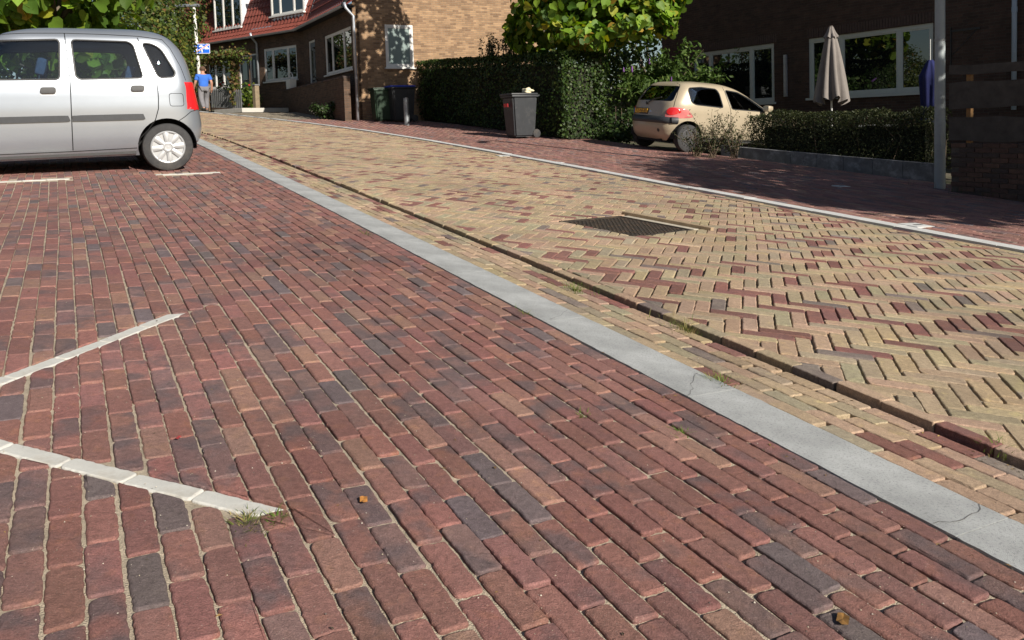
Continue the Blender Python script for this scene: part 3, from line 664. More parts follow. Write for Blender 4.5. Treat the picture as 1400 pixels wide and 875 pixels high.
def build_car(name, label, mw, sh, levels, paint, windows, wind_rear, wind_front, wheels, hub, wr, rimr, arch_r, glass, seats, arch_x=None):
    root = empty(name, label, 'car', mw)
    body = sh.mesh('body', paint, levels, thick=.025)
    cuts = list(windows) + []
    boolean(body, cutter([rnd_poly(p, .05) for p in windows], -1.3, 1.3), 'DIFFERENCE')
    gl = [sh.mesh('side_window', glass, levels, off=.012, thick=.005)]
    boolean(gl[0], cutter([rnd_poly([(x, z) for x, z in p], .05) for p in windows], -1.3, 1.3), 'INTERSECT')
    for (poly, x0, x1, nm) in ((wind_rear[0], *wind_rear[1:], 'rear_window'), (wind_front[0], *wind_front[1:], 'windscreen')):
        g = sh.mesh(nm, glass, levels, off=.012, thick=.005); boolean(g, cutter([rnd_poly(poly, .06)], x0, x1, 'x'), 'INTERSECT')
        boolean(body, cutter([rnd_poly(poly, .06)], x0, x1, 'x'), 'DIFFERENCE'); gl.append(g)
    for (wx, _) in wheels:
        arch = [(wx + arch_r * math.cos(t), wr + .02 + arch_r * math.sin(t)) for t in np.linspace(0, 2 * math.pi, 40, endpoint=False)]
        boolean(body, cutter([arch], -1.3, 1.3), 'DIFFERENCE')
    # split the side glass pane by pane
    sg = gl[0]; bm = bmesh.new(); bm.from_mesh(sg.data); todo = set(bm.verts); n_ = 0
    comps = []
    while todo:
        st = [todo.pop()]; comp = []
        while st:
            v = st.pop(); comp.append(v)
            for e in v.link_edges:
                w = e.other_vert(v)
                if w in todo: todo.discard(w); st.append(w)
        comps.append(comp)
    for comp in comps:
        idx = {v: i for i, v in enumerate(comp)}; fs = {f for v in comp for f in v.link_faces}
        p = mesh_obj('side_window', [tuple(v.co) for v in comp], [[idx[v] for v in f.verts] for f in fs], glass, root, smooth=True); p.data.set_sharp_from_angle(angle=R(35))
    bm.free(); bpy.data.objects.remove(sg)
    for o in gl[1:] + [body]:
        o.parent = root; me = o.data; me.polygons.foreach_set('use_smooth', [True] * len(me.polygons)); me.set_sharp_from_angle(angle=R(28))
        if not me.materials: me.materials.append(glass if o is not body else paint)
    for (wx, wy) in wheels:
        for s in (1, -1): wheel(root, wx, s * wy, wr, s, hub, rimr)
        # liner of the wheel housing
        for s in (1, -1):
            b = MB(); V = []; n = 18
            for k in range(n + 1): t = math.pi * k / n - .15 * (1 - 2 * k / n) ; V += [(wx + (arch_r + .004) * math.cos(t), s * .45, wr + .02 + (arch_r + .004) * math.sin(t)), (wx + (arch_r + .004) * math.cos(t), s * (wy + .055), wr + .02 + (arch_r + .004) * math.sin(t))]
            b.add(V, [(2 * k, 2 * k + 1, 2 * k + 3, 2 * k + 2) for k in range(n)]); b.add([V[2 * k] for k in range(n + 1)] , [tuple(range(n + 1))]); b.build('wheel_housing', DARK, root)
    # floor pan, bulkheads and seats
    a, b_ = sh.rear(.25) + .12, sh.front(.25) - .15; hw = sh.half(.4) - .05
    MB().box(wheels[0][0] + arch_r + .02, wheels[1][0] - arch_r - .02, -hw, hw, .22, .30).box(a, b_, -.45, .45, .24, .31).build('floor_pan', BLACKP, root)
    MB().box(sh.rear(.3) + .07, wheels[0][0] + .3, -.42, .42, .17, .32).build('underbody_shade', DARK, root)  # near-black box added to darken the shaded gap under the tail
    MB().box(wheels[1][0] - .55, wheels[1][0] - .15, -hw + .06, hw - .06, .45, .98, bev=.06).build('dashboard', BLACKP, root, auto=40)
    for (x, y, t, hd, w_) in seats: seat(root, x, y, t, head=hd, w=w_)
    st = MB(); cx_ = wheels[1][0] - .62; st.tube([(cx_ + .1 * math.sin(t) * .35, .36 + .18 * math.cos(t), .93 + .18 * math.sin(t)) for t in np.linspace(0, 2 * math.pi, 25)], .014, 6); st.tube([(cx_, .36, .93), (cx_ + .2, .36, .85)], .025, 6); st.build('steering_wheel', BLACKP, root)
    return root

# ---- silver high-roofed hatchback at the left
_e = nrm(c2w(((2700 - 700) / 1100, (95 - 240) / 1100, 1))); _fw = -Vector(_e); _Y = Vector((0, 0, 1)).cross(_fw).normalized(); _Z = _fw.cross(_Y).normalized()
_c = G(*onground(232, 233.5)) - _Y * .775
mwA = Matrix(((_fw[0], _Y[0], _Z[0], _c[0]), (_fw[1], _Y[1], _Z[1], _c[1]), (_fw[2], _Y[2], _Z[2], _c[2]), (0, 0, 0, 1)))
shA = Shell(rear=[(.20, -.25), (.28, -.33), (.36, -.40), (.50, -.425), (.62, -.415), (.73, -.40), (1.07, -.345), (1.28, -.300), (1.45, -.225), (1.56, -.13), (1.62, -.04), (1.665, .09), (1.695, .32), (1.71, .6)],
            front=[(.20, 2.9), (.28, 3.0), (.38, 3.07), (.60, 3.06), (.74, 3.0), (.84, 2.86), (.92, 2.6), (.99, 2.28), (1.2, 2.07), (1.45, 1.82), (1.56, 1.68), (1.62, 1.55), (1.665, 1.36), (1.695, 1.1), (1.71, .9)],
            half=[(.20, .70), (.28, .755), (.40, .785), (.55, .795), (.75, .80), (.95, .79), (1.06, .775), (1.3, .725), (1.5, .68), (1.57, .655), (1.62, .61), (1.665, .53), (1.695, .38), (1.71, .12)], nexp=9)
lvA = [.20, .23, .26, .30, .34, .38, .43, .48, .53, .58, .63, .68, .73, .78, .83, .88, .93, .98, 1.03, 1.08, 1.13, 1.19, 1.25, 1.31, 1.37, 1.43, 1.48, 1.52, 1.55, 1.575, 1.60, 1.62, 1.64, 1.655, 1.67, 1.68, 1.69, 1.70, 1.707, 1.71]
winA = [[(1.06, 1.525), (1.04, 1.49), (1.062, 1.075), (1.93, 1.075), (1.90, 1.15), (1.66, 1.50)], [(.925, 1.525), (.35, 1.513), (.295, 1.475), (.215, 1.085), (.865, 1.075), (.905, 1.11)], [(.205, 1.50), (.095, 1.492), (0.0, 1.43), (-.135, 1.15), (-.11, 1.095), (.055, 1.085)]]
carA = build_car('parked_car', 'silver high-roofed hatchback seen from the side with wheel covers', mwA, shA, lvA, SILVER, winA,
                 ([(-.60, 1.08), (.60, 1.08), (.52, 1.50), (-.52, 1.50)], -.8, .05), ([(-.66, 1.04), (.66, 1.04), (.52, 1.56), (-.52, 1.56)], 1.5, 2.6),
                 ((0, .70), (2.36, .70)), 'cap', .279, .187, .318, CARGLASS, [(.52, .35, .85, True, .26), (.52, -.35, .85, True, .26), (1.45, .36, 1.0, True, .23), (1.45, -.36, 1.0, True, .23)])
for s in (1, -1):
    ribbon('door_gap', shA, [(.985, 1.60), (.972, 1.30), (.962, 1.06), (.975, .6), (.982, .29)], .0055, DARK, carA, s, -.001)
    ribbon('door_gap', shA, [(.245, 1.56), (.16, 1.28), (.075, 1.03), (.072, .85), (.08, .73), (.12, .60), (.20, .49), (.29, .40), (.315, .33)], .0055, DARK, carA, s, -.001)
    ribbon('door_gap', shA, [(1.98, 1.06), (2.02, .8), (2.0, .45), (1.95, .30)], .0055, DARK, carA, s, -.001)
    ribbon('sill_gap', shA, [(.33, .285), (1.0, .275), (1.95, .275)], .004, DARK, carA, s, -.001)
    ribbon('roof_gap', shA, [(-.02, 1.545), (.24, 1.578), (.6, 1.594), (1.0, 1.60), (1.35, 1.592), (1.6, 1.575)], .005, DARK, carA, s, -.001)
    ribbon('bumper_gap', shA, [(-.13, .58), (-.20, .625), (-.28, .69), (-.36, .71)], .0045, DARK, carA, s, -.001)
    ribbon('quarter_gap', shA, [(-.02, 1.545), (-.10, 1.44), (-.20, 1.22), (-.245, 1.06)], .0035, DARK, carA, s, -.001)
    for w in winA: ribbon('window_seal', shA, rnd_poly([(x, z) for x, z in w], .05), .011, BLACKP, carA, s, -.004, closed=True)
    for x0, x1 in ((.225, .965), (.985, 1.97)):
        t = side_patch('side_moulding', shA, [(x0, .618), (x0 + .02, .608)] + [(x, .606) for x in np.linspace(x0 + .1, x1 - .1, 6)] + [(x1, .608), (x1, .672)] + [(x, .676) for x in np.linspace(x1 - .1, x0 + .1, 6)] + [(x0 + .02, .674)], GREYP, carA, s, .014, .02)
    for x0, x1, z in ((1.105, 1.255, .957), (.215, .355, .97)):
        side_patch('handle_recess', shA, rnd_poly([(x0 - .005, z - .062), (x1 + .005, z - .062), (x1 + .005, z + .02), (x0 - .005, z + .02)], .03), plain('recess_silver', (.48, .49, .51), .4, .3, .02), carA, s, .003, .006)
        hnd = side_patch('door_handle', shA, rnd_poly([(x0, z - .032), (x1, z - .032), (x1, z + .034), (x0, z + .034)], .028), BLACKP, carA, s, .030, .03)
    side_patch('key_lock', shA, [(1.055 + .017 * math.cos(t), .967 + .017 * math.sin(t)) for t in np.linspace(0, 6.283, 12, endpoint=False)], HUBM, carA, s, .004, .006)
    side_patch('tail_light', shA, rnd_poly([(-.285, 1.045), (-.322, 1.04), (-.342, .9), (-.362, .72), (-.318, .702), (-.298, .85)], .012), REDL, carA, s, .008, .02)
ribbon('fuel_flap', shA, rnd_poly([(-.045, .905), (-.20, .905), (-.205, .757), (-.05, .757)], .03), .0035, DARK, carA, 1, -.001, closed=True)
for s in (1, -1): rear_patch('tail_light_face', shA, [(s * y, z) for y, z in ((.60, 1.04), (.735, 1.04), (.755, .72), (.62, .71))][::1 if s > 0 else -1], REDL, carA, .006, .02)
rear_patch('headlight', shA, [(.5, .68), (.72, .68), (.68, .84), (.5, .80)], CLEARL, carA, .01, .02, True); rear_patch('headlight', shA, [(-.5, .68), (-.72, .68), (-.68, .84), (-.5, .80)], CLEARL, carA, .01, .02, True)
for s in (1, -1): b = MB(); b.box(1.78, 1.9, s * .80, s * .98, 1.06, 1.22, bev=.03); b.build('wing_mirror', GREYP, carA, auto=40)

# ---- beige small hatchback in the driveway
TW_AZ = R(66); _c = G(*onground(938, 207.5)); _fw = az_dir(TW_AZ); _Z = Vector(NG); _fw = (_fw - _Z * _fw.dot(_Z)).normalized(); _Y = _Z.cross(_fw); _c = _c + _Y * .76
mwB = Matrix(((_fw[0], _Y[0], _Z[0], _c[0]), (_fw[1], _Y[1], _Z[1], _c[1]), (_fw[2], _Y[2], _Z[2], _c[2]), (0, 0, 0, 1)))
shB = Shell(rear=[(.20, -.36), (.30, -.45), (.45, -.49), (.60, -.485), (.66, -.46), (.80, -.43), (.98, -.385), (1.15, -.27), (1.30, -.15), (1.36, -.08), (1.39, .02), (1.41, .2), (1.42, .45)],
            front=[(.20, 2.75), (.30, 2.88), (.45, 2.94), (.58, 2.90), (.70, 2.76), (.80, 2.5), (.88, 2.2), (1.0, 1.98), (1.2, 1.58), (1.30, 1.34), (1.36, 1.12), (1.39, .98), (1.41, .8), (1.42, .55)],
            half=[(.20, .70), (.30, .775), (.45, .81), (.60, .815), (.80, .81), (.95, .79), (1.1, .74), (1.25, .685), (1.32, .64), (1.36, .59), (1.39, .50), (1.41, .36), (1.42, .12)], nexp=5.5)
lvB = [.20, .23, .26, .30, .35, .40, .45, .50, .55, .60, .63, .66, .70, .75, .80, .85, .90, .95, 1.0, 1.05, 1.10, 1.15, 1.2, 1.25, 1.29, 1.32, 1.345, 1.365, 1.38, 1.39, 1.40, 1.41, 1.416, 1.42]
winB = [[(.03, 1.27), (-.0, 1.21), (.03, .99), (.12, .945), (.80, .915), (.74, 1.20), (.68, 1.285), (.3, 1.30)], [(.93, 1.275), (.90, 1.25), (1.02, .90), (1.95, .885), (1.90, .94), (1.55, 1.13), (1.22, 1.25)]]
carB = build_car('parked_car', 'small beige hatchback parked in the driveway with yellow rear number plate', mwB, shB, lvB, BEIGE, winB,
                 ([(-.62, .985), (.62, .985), (.54, 1.30), (-.54, 1.30)], -.7, .12), ([(-.66, .92), (.66, .92), (.50, 1.32), (-.50, 1.32)], 1.15, 2.4),
                 ((0, .735), (2.35, .735)), 'steel', .272, .178, .325, CARGLASS2, [(.35, .33, .75, True, .28), (.35, -.33, .75, True, .28), (1.15, .35, .95, True, .23), (1.15, -.35, .95, True, .23)])
for s in (1, -1):
    ribbon('door_gap', shB, [(.86, 1.33), (.92, 1.1), (.985, .88), (1.0, .6), (.98, .32)], .006, DARK, carB, s, -.001)
    ribbon('tailgate_gap', shB, [(-.06, 1.36), (-.17, 1.2), (-.285, .98), (-.31, .88)], .006, DARK, carB, s, -.001)
    ribbon('sill_strip', shB, [(.36, .285), (1.2, .275), (1.98, .28)], .014, BLACKP, carB, s, -.002)
    for w in winB: ribbon('window_seal', shB, rnd_poly(w, .05), .010, BLACKP, carB, s, -.004, closed=True)
    side_patch('tail_light', shB, rnd_poly([(-.425, .66), (-.22, .66), (-.235, .76), (-.29, .86), (-.36, .87), (-.40, .80)], .04), CLEARL, carB, s, .012, .03)
    rear_patch('tail_light_face', shB, rnd_poly([(s * .55, .66), (s * .80, .66), (s * .78, .85), (s * .68, .885), (s * .57, .84)][::1 if s < 0 else -1], .05), CLEARL, carB, .014, .03)
    rear_patch('brake_light', shB, [(s * (.665 + .085 * math.cos(t)), .79 + .075 * math.sin(t)) for t in np.linspace(0, 6.283, 16, endpoint=False)], REDL, carB, .026, .02)
    b = MB(); m_ = Matrix.Translation((1.86, s * .90, .95)); b.box(-.07, .07, -.09, .09, -.06, .07, m_, bev=.045); b.build('wing_mirror', BEIGE, carB, auto=50); MB().box(1.83, 1.88, s * .74, s * .84, .90, .95).build('mirror_arm', BLACKP, carB)
# bumper moulding all round the tail, dark grey
V = []; ys = np.linspace(-.995, .995, 41)
def _bp(t, z, lift):   # t in -1..1 round the tail from right flank to left flank
    if abs(t) < .62: y = t / .62 * .74; return (shB.rear_x(y, z) - lift, y, z)
    s = 1 if t > 0 else -1; k = (abs(t) - .62) / .375
    x = -.36 + k * .12; return (x - lift * (1 - k), s * (shB.side_y(x, z) + lift), z)
prof = [(.545, .0), (.552, .022), (.60, .030), (.66, .028), (.675, .012), (.678, .0)]
for t in ys: V += [_bp(t, z, l) for z, l in prof]
npf = len(prof); mesh_obj('bumper_moulding', V, [(i * npf + j, i * npf + j + 1, (i + 1) * npf + j + 1, (i + 1) * npf + j) for i in range(len(ys) - 1) for j in range(npf - 1)], GREYP, carB, smooth=True)
PLATEY = plain('plate_yellow', (.75, .42, .03), .45, var=.05)
pl = rear_patch('number_plate', shB, [(.02, .705), (.54, .705), (.54, .825), (.02, .825)][::-1], BLACKP, carB, .012, .014)
xr = shB.rear_x(.28, .765) - .016
MB().box(xr - .004, xr + .01, .035, .495, .718, .812).build('plate_face', PLATEY, pl)
MB().box(xr - .0042, xr + .01, .496, .532, .718, .812).build('country_band', plain('plate_blue', (.02, .06, .35), .5), pl)
text_mesh('TZ-NF-85', .098, BLACKP, pl, Matrix.Translation((xr - .0045, .262, .765)) @ Matrix(((0, 0, -1, 0), (-1, 0, 0, 0), (0, 1, 0, 0), (0, 0, 0, 1))))
b = MB(); b.tube([(shB.rear_x(.12, .93) - .02, .12, .93), (shB.rear_x(-.02, 1.0) - .02, -.05, 1.01), (shB.rear_x(-.25, 1.06) - .012, -.27, 1.06)], .011, 6); b.lathe([(.035, -.02), (.035, .02), (.0001, .025)], 12, Matrix.Translation((shB.rear_x(.12, .93) - .01, .12, .93)) @ Matrix.Rotation(R(-90), 4, 'Y')); b.build('rear_wiper', BLACKP, carB)
rear_patch('tow_eye_cover', shB, [(-.42 + .035 * math.cos(t), .40 + .035 * math.sin(t)) for t in np.linspace(0, 6.283, 12, endpoint=False)], BLACKP, carB, .004, .01)
rear_patch('tailgate_lock', shB, [(-.02, .76), (-.09, .76), (-.09, .772), (-.02, .772)], CHROME, carB, .006, .01)
# ================================================================ HOUSES
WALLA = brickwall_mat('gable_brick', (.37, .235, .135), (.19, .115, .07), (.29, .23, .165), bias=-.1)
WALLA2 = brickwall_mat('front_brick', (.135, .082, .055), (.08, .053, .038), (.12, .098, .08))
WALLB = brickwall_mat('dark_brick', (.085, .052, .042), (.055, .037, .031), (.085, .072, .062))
FRAME = plain('white_frame', (.70, .69, .66), .45, var=.05, scale=4)
FRAMEB = plain('pale_green_frame', (.50, .545, .53), .45, var=.06, scale=4)
ZINC = plain('zinc', (.45, .48, .53), .45, metal=.5, var=.15, scale=8)
LEAD = plain('lead_flashing', (.30, .34, .42), .5, metal=.3, var=.15, scale=5)
TILE = plain('roof_tile', (.16, .038, .026), .7, var=.25, scale=7, bump=.3, bscale=50)
TILED = plain('roof_tile_dark', (.09, .035, .03), .7, var=.25, scale=7, bump=.3, bscale=50)
CHEEK = plain('white_cladding', (.62, .64, .68), .6, var=.06, scale=2)
STUCCO = plain('white_stucco', (.72, .72, .71), .8, var=.05, scale=2)
DOORM = plain('dark_door', (.02, .025, .03), .4, var=.2)
DOORG = plain('grey_door', (.10, .12, .14), .4, var=.2)
def pane_mat(name, base, ior=1.9):
    m, nt, b, N, L = new_mat(name); N.remove(b)
    d = N.new('ShaderNodeBsdfDiffuse'); d.inputs[0].default_value = (*base, 1); g = N.new('ShaderNodeBsdfGlossy'); g.inputs['Roughness'].default_value = .012; g.inputs['Color'].default_value = (.9, .95, .97, 1)
    fr = N.new('ShaderNodeFresnel'); fr.inputs[0].default_value = ior; mx = N.new('ShaderNodeMixShader'); L.new(fr.outputs[0], mx.inputs[0]); L.new(d.outputs[0], mx.inputs[1]); L.new(g.outputs[0], mx.inputs[2]); L.new(mx.outputs[0], N['Material Output'].inputs['Surface']); return m
PANE = pane_mat('window_pane', (.006, .008, .009), 2.1)
FROST = plain('frosted_pane', (.21, .27, .26), .35, var=.1, scale=2)
class Facade:
    """upright wall plane: x along azimuth az from the origin, y inwards (to the right of az), z up"""
    def __init__(s, org, az): s.o = Vector((org[0], org[1], 0)); s.az = az; s.d = az_dir(az); s.n = az_dir(az + R(90)); s.mw = Matrix(((s.d[0], s.n[0], 0, s.o[0]), (s.d[1], s.n[1], 0, s.o[1]), (0, 0, 1, 0), (0, 0, 0, 1)))
    def hit(s, px, py, off=0.0):
        r = Vector(ray(px, py)); c = Vector(CAM); t = (s.o + s.n * off - c).dot(s.n) / r.dot(s.n); p = c + r * t - s.o; return p.dot(s.d), p.z
    def pt(s, x, y, z): return s.o + s.d * x + s.n * y + Vector((0, 0, z))
def wall_with_holes(name, mat, parent, x0, x1, z0, z1, holes, reveal=.10, flip=False, top=None):
    """wall sheet at y = 0 with reveals running back; holes (xa, xb, za, zb); top(x) trims the upper edge"""
    xs = sorted({x0, x1, *[h[0] for h in holes], *[h[1] for h in holes]}); zs = sorted({z0, z1, *[h[2] for h in holes], *[h[3] for h in holes]}); b = MB()
    for i in range(len(xs) - 1):
        for j in range(len(zs) - 1):
            cx, cz = .5 * (xs[i] + xs[i + 1]), .5 * (zs[j] + zs[j + 1])
            if any(h[0] < cx < h[1] and h[2] < cz < h[3] for h in holes): continue
            za, zb = zs[j + 1], zs[j + 1]
            if top and j == len(zs) - 2: za, zb = top(xs[i]), top(xs[i + 1])
            b.add([(xs[i], 0, zs[j]), (xs[i + 1], 0, zs[j]), (xs[i + 1], 0, zb), (xs[i], 0, za)], [(0, 1, 2, 3)])
    for (a, c, d, e) in holes:
        b.add([(a, 0, d), (c, 0, d), (c, 0, e), (a, 0, e), (a, reveal, d), (c, reveal, d), (c, reveal, e), (a, reveal, e)], [(0, 4, 5, 1), (1, 5, 6, 2), (2, 6, 7, 3), (3, 7, 4, 0)])
    b.box(x0, x1, .12, .2, z0, z1 - .05)
    return b.build(name, mat, parent)
def window(parent, x0, x1, z0, z1, splits, y=.06, fr=.06, mat=None, pane=None, sill=True, transom=None, name='window', casement=True):
    """casing with upright mullions at the given fractions, one pane per bay, casement frames inside"""
    mat = mat or FRAME; pane = pane or PANE
    w = bpy.data.objects.new(name, None); link(w, parent)
    xs = [x0] + [x0 + (x1 - x0) * f for f in splits] + [x1]
    MB().box(x0, x1, y - .03, y + .04, z1 - fr, z1).build('head_rail', mat, w); MB().box(x0, x1, y - .03, y + .04, z0, z0 + fr).build('bottom_rail', mat, w)
    for i, x in enumerate(xs):
        a, b_ = (x, x + fr) if i == 0 else ((x - fr, x) if i == len(xs) - 1 else (x - fr * .5, x + fr * .5)); MB().box(a, b_, y - .028, y + .038, z0 + fr, z1 - fr).build('mullion', mat, w)
    for i in range(len(xs) - 1):
        a = xs[i] + (fr if i == 0 else fr * .5); b_ = xs[i + 1] - (fr if i == len(xs) - 2 else fr * .5); k = .035 if casement else .0
        if k:
            MB().box(a, b_, y - .015, y + .03, z0 + fr, z0 + fr + k).box(a, b_, y - .015, y + .03, z1 - fr - k, z1 - fr).box(a, a + k, y - .0148, y + .0298, z0 + fr + k, z1 - fr - k).box(b_ - k, b_, y - .0148, y + .0298, z0 + fr + k, z1 - fr - k).build('casement', mat, w)
        MB().box(a + k, b_ - k, y + .004, y + .012, z0 + fr + k, z1 - fr - k).build('pane', pane, w)
    if transom: MB().box(x0 + fr, x1 - fr, y - .025, y + .035, transom - .025, transom + .025).build('transom', mat, w)
    if sill: MB().box(x0 - .05, x1 + .05, y - .12, y + .02, z0 - .055, z0 - .002).build('sill', mat, w)
    return w
def tiled_slope(name, mat, parent, x0, x1, p0, p1, mcourse=.30, mpan=.22):
    """pantiles: rolling columns, stepped courses, between eave (y, z) = p0 and ridge p1"""
    dy, dz = p1[0] - p0[0], p1[1] - p0[1]; l = math.hypot(dy, dz); nc = max(1, int(l / mcourse)); nx = max(2, int((x1 - x0) / mpan * 4)); ny_, nz_ = -dz / l, dy / l; V = []; Fc = []
    xs = np.linspace(x0, x1, nx + 1)
    for c in range(nc):
        for e in (0, 1):
            t = (c + e) / nc; lift = .035 if e == 0 else .005
            for x in xs:
                h = lift + .022 * math.sin(2 * math.pi * x / mpan); V.append((x, p0[0] + dy * t + ny_ * h, p0[1] + dz * t + nz_ * h))
    n = nx + 1
    for r_ in range(2 * nc - 1):
        for i in range(nx): Fc.append((r_ * n + i, r_ * n + i + 1, (r_ + 1) * n + i + 1, (r_ + 1) * n + i))
    return mesh_obj(name, V, Fc, mat, parent)

# ---- corner house with the sunlit gable, its front bends away at a kink
AZ1, AZ2 = R(-28.5), R(-52)
C0 = P(488, 167, 25.3)
FA = Facade(C0, AZ1); xk = FA.hit(415, 60)[0]; K0 = FA.pt(xk, 0, 0)
FB = Facade(K0, AZ2); FG = Facade(C0, AZ1 + R(90))        # FG: gable, x runs to the right, y inwards = up the street
FG.n = az_dir(AZ1); FG.mw = Matrix(((FG.d[0], FG.n[0], 0, FG.o[0]), (FG.d[1], FG.n[1], 0, FG.o[1]), (0, 0, 1, 0), (0, 0, 0, 1)))
z_e = FA.hit(486, 6)[1]; xl = FB.hit(262, 60)[0] + 2.0; zb = C0.z - .6
houseA = empty('corner_house', 'brick corner house with sunlit gable, red tiled roof and white dormers', 'house', FA.mw)
def child_frame(parent, F, name):      # an inner frame is avoided: parts get their own matrix under the house
    return parent.matrix_world.inverted() @ F.mw
def under(o, parent, F):
    o.parent = parent; o.matrix_local = child_frame(parent, F, '') @ o.matrix_local; return o
# front, near part
def hz(F, *p):
    h = [F.hit(*q) for q in p]; return h
(wx1, wz1), (wx0, wz0) = FA.hit(443, 49), FA.hit(482, 95); (wxa, wza) = FA.hit(443, 103); (_, wzb) = FA.hit(482, 35)
W1 = (min(wx0, wx1), max(wx0, wx1), .5 * (wz0 + wza), .5 * (wz1 + wzb))
d1 = (FA.hit(430.5, 60)[0], FA.hit(421, 60)[0], FA.hit(426, 115)[1] - .9, FA.hit(426, 55)[1])
wa = wall_with_holes('front_wall', WALLA2, houseA, -.0, xk + .02, zb, z_e, [W1, d1])
window(houseA, *W1, (.30, .74))
def door(parent, x0, x1, z0, z1, mat, y=.07):
    d = bpy.data.objects.new('door', None); link(d, parent)
    MB().box(x0, x0 + .07, y - .03, y + .04, z0, z1).build('jamb', FRAME, d); MB().box(x1 - .07, x1, y - .03, y + .04, z0, z1).build('jamb', FRAME, d); MB().box(x0 + .07, x1 - .07, y - .028, y + .038, z1 - .07, z1).build('lintel_rail', FRAME, d)
    MB().box(x0 + .07, x1 - .07, y, y + .035, z0, z1 - .07).build('leaf', mat, d); MB().box(x0 + .2, x1 - .2, y - .008, y + .01, z0 + 1.0, z1 - .25).build('pane', PANE, d)
    MB().tube([(x0 + .14, y - .05, z0 + 1.0), (x0 + .26, y - .05, z0 + 1.0)], .012, 6).build('handle', CHROME, d); return d
door(houseA, *d1, DOORG)
# front, far part
def rectpx(F, xl_, xr_, yt, yb):
    a, b_ = F.hit(xr_, .5 * (yt + yb))[0], F.hit(xl_, .5 * (yt + yb))[0]; xm = .5 * (xl_ + xr_); return (a, b_, F.hit(xm, yb)[1], F.hit(xm, yt)[1])
W2 = rectpx(FB, 361, 406, 64, 110); D2 = rectpx(FB, 327, 341, 75, 143); D3 = rectpx(FB, 341.5, 352, 73, 141); W3 = rectpx(FB, 284, 315, 83, 121)
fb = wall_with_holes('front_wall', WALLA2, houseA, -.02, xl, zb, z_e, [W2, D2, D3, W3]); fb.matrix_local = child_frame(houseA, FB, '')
for w_, sp in ((W2, (.28, .74)), (W3, (.33, .68))):
    o = window(houseA, *w_, sp); o.matrix_local = child_frame(houseA, FB, '')
for w_, m_ in ((D2, DOORM), (D3, DOORM)): o = door(houseA, *w_, m_); o.matrix_local = child_frame(houseA, FB, '')
# sunlit gable
xg = FG.hit(735, 60)[0]; mid = xg * .55; rise = 5.2
gtop = lambda x: z_e + .15 + rise * (1 - abs(x - mid) / (mid + .01)) if x <= mid else z_e + .15 + rise * max(0, 1 - (x - mid) / (xg - mid + .6))
G1 = rectpx(FG, 565, 527, 34, 92); G1 = (min(G1[:2]), max(G1[:2]), G1[2], G1[3])
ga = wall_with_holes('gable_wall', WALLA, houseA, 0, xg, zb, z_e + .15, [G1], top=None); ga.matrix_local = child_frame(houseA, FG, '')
tp = mesh_obj('gable_top', [(0, .001, z_e + .15), (xg, .001, z_e + .15), (mid, .001, z_e + .15 + rise)], [(0, 1, 2)], WALLA, houseA); tp.matrix_local = child_frame(houseA, FG, '')
o = window(houseA, *G1, (), fr=.075, y=.03, pane=FROST, name='gable_window'); o.matrix_local = child_frame(houseA, FG, '')
for k in range(int((G1[1] - G1[0]) / .075) + 2):     # soldier course over the gable window
    x = G1[0] - .04 + k * .075; s_ = MB().box(x, x + .062, -.012, .02, G1[3] + .005, G1[3] + .22, bev=.004).build('lintel_brick', WALLA, houseA); s_.matrix_local = child_frame(houseA, FG, '')
wb = MB(); wb.box(xg * .86, xg * .865, -.02, .0, z_e - 1.2, z_e + .3); o = wb.build('wall_joint', DARK, houseA); o.matrix_local = child_frame(houseA, FG, '')
# roofs, eaves, gutters
for F, a, b_ in ((FA, -.25, xk + .05), (FB, -.05, xl)):
    for e0_, e1_ in (((-.28, z_e - .04), (.22, z_e + .36)), ((.22, z_e + .36), (2.35, z_e + 5.6))): r_ = tiled_slope('roof_tiles', TILE, houseA, a, b_, e0_, e1_); r_.matrix_local = child_frame(houseA, F, ''); tag(r_, kind='stuff')
    s_ = MB().box(a, b_, -.30, .0, z_e - .06, z_e - .02).build('soffit', DARK, houseA); s_.matrix_local = child_frame(houseA, F, '')
    g_ = MB(); n = 7; prof = [(-.30 - .065 + .065 * math.cos(t), z_e - .01 - .07 * math.sin(t)) for t in np.linspace(0, math.pi, n)]; V = [(x, y, z) for x in (a, b_) for y, z in prof]
    g_.add(V, [(i, i + 1, n + i + 1, n + i) for i in range(n - 1)]); o = g_.build('gutter', ZINC, houseA, smooth=True); o.matrix_local = child_frame(houseA, F, '')
vb = MB().box(-.32, -.02, -.02, .10, z_e - .12, z_e + .06); o = vb.build('barge_board', DARK, houseA); o.matrix_local = child_frame(houseA, FG, '')
v2 = MB(); v2.add([(-.35, -.12, z_e - .1), (-.35, .1, z_e - .1), (mid, .1, z_e + rise + .15), (mid, -.12, z_e + rise + .15), (-.35, -.12, z_e + .02), (-.35, .1, z_e + .02), (mid, .1, z_e + rise + .27), (mid, -.12, z_e + rise + .27)], [(0, 1, 2, 3), (4, 7, 6, 5), (0, 3, 7, 4), (1, 5, 6, 2)]); o = v2.build('verge_board', DARK, houseA); o.matrix_local = child_frame(houseA, FG, '')
v3 = MB(); v3.add([(xg + .35, -.12, z_e - .1), (xg + .35, 4, z_e - .1), (mid, 4, z_e + rise + .15), (mid, -.12, z_e + rise + .15)], [(0, 1, 2, 3)]); o = v3.build('rear_roof', TILED, houseA); o.matrix_local = child_frame(houseA, FG, '')
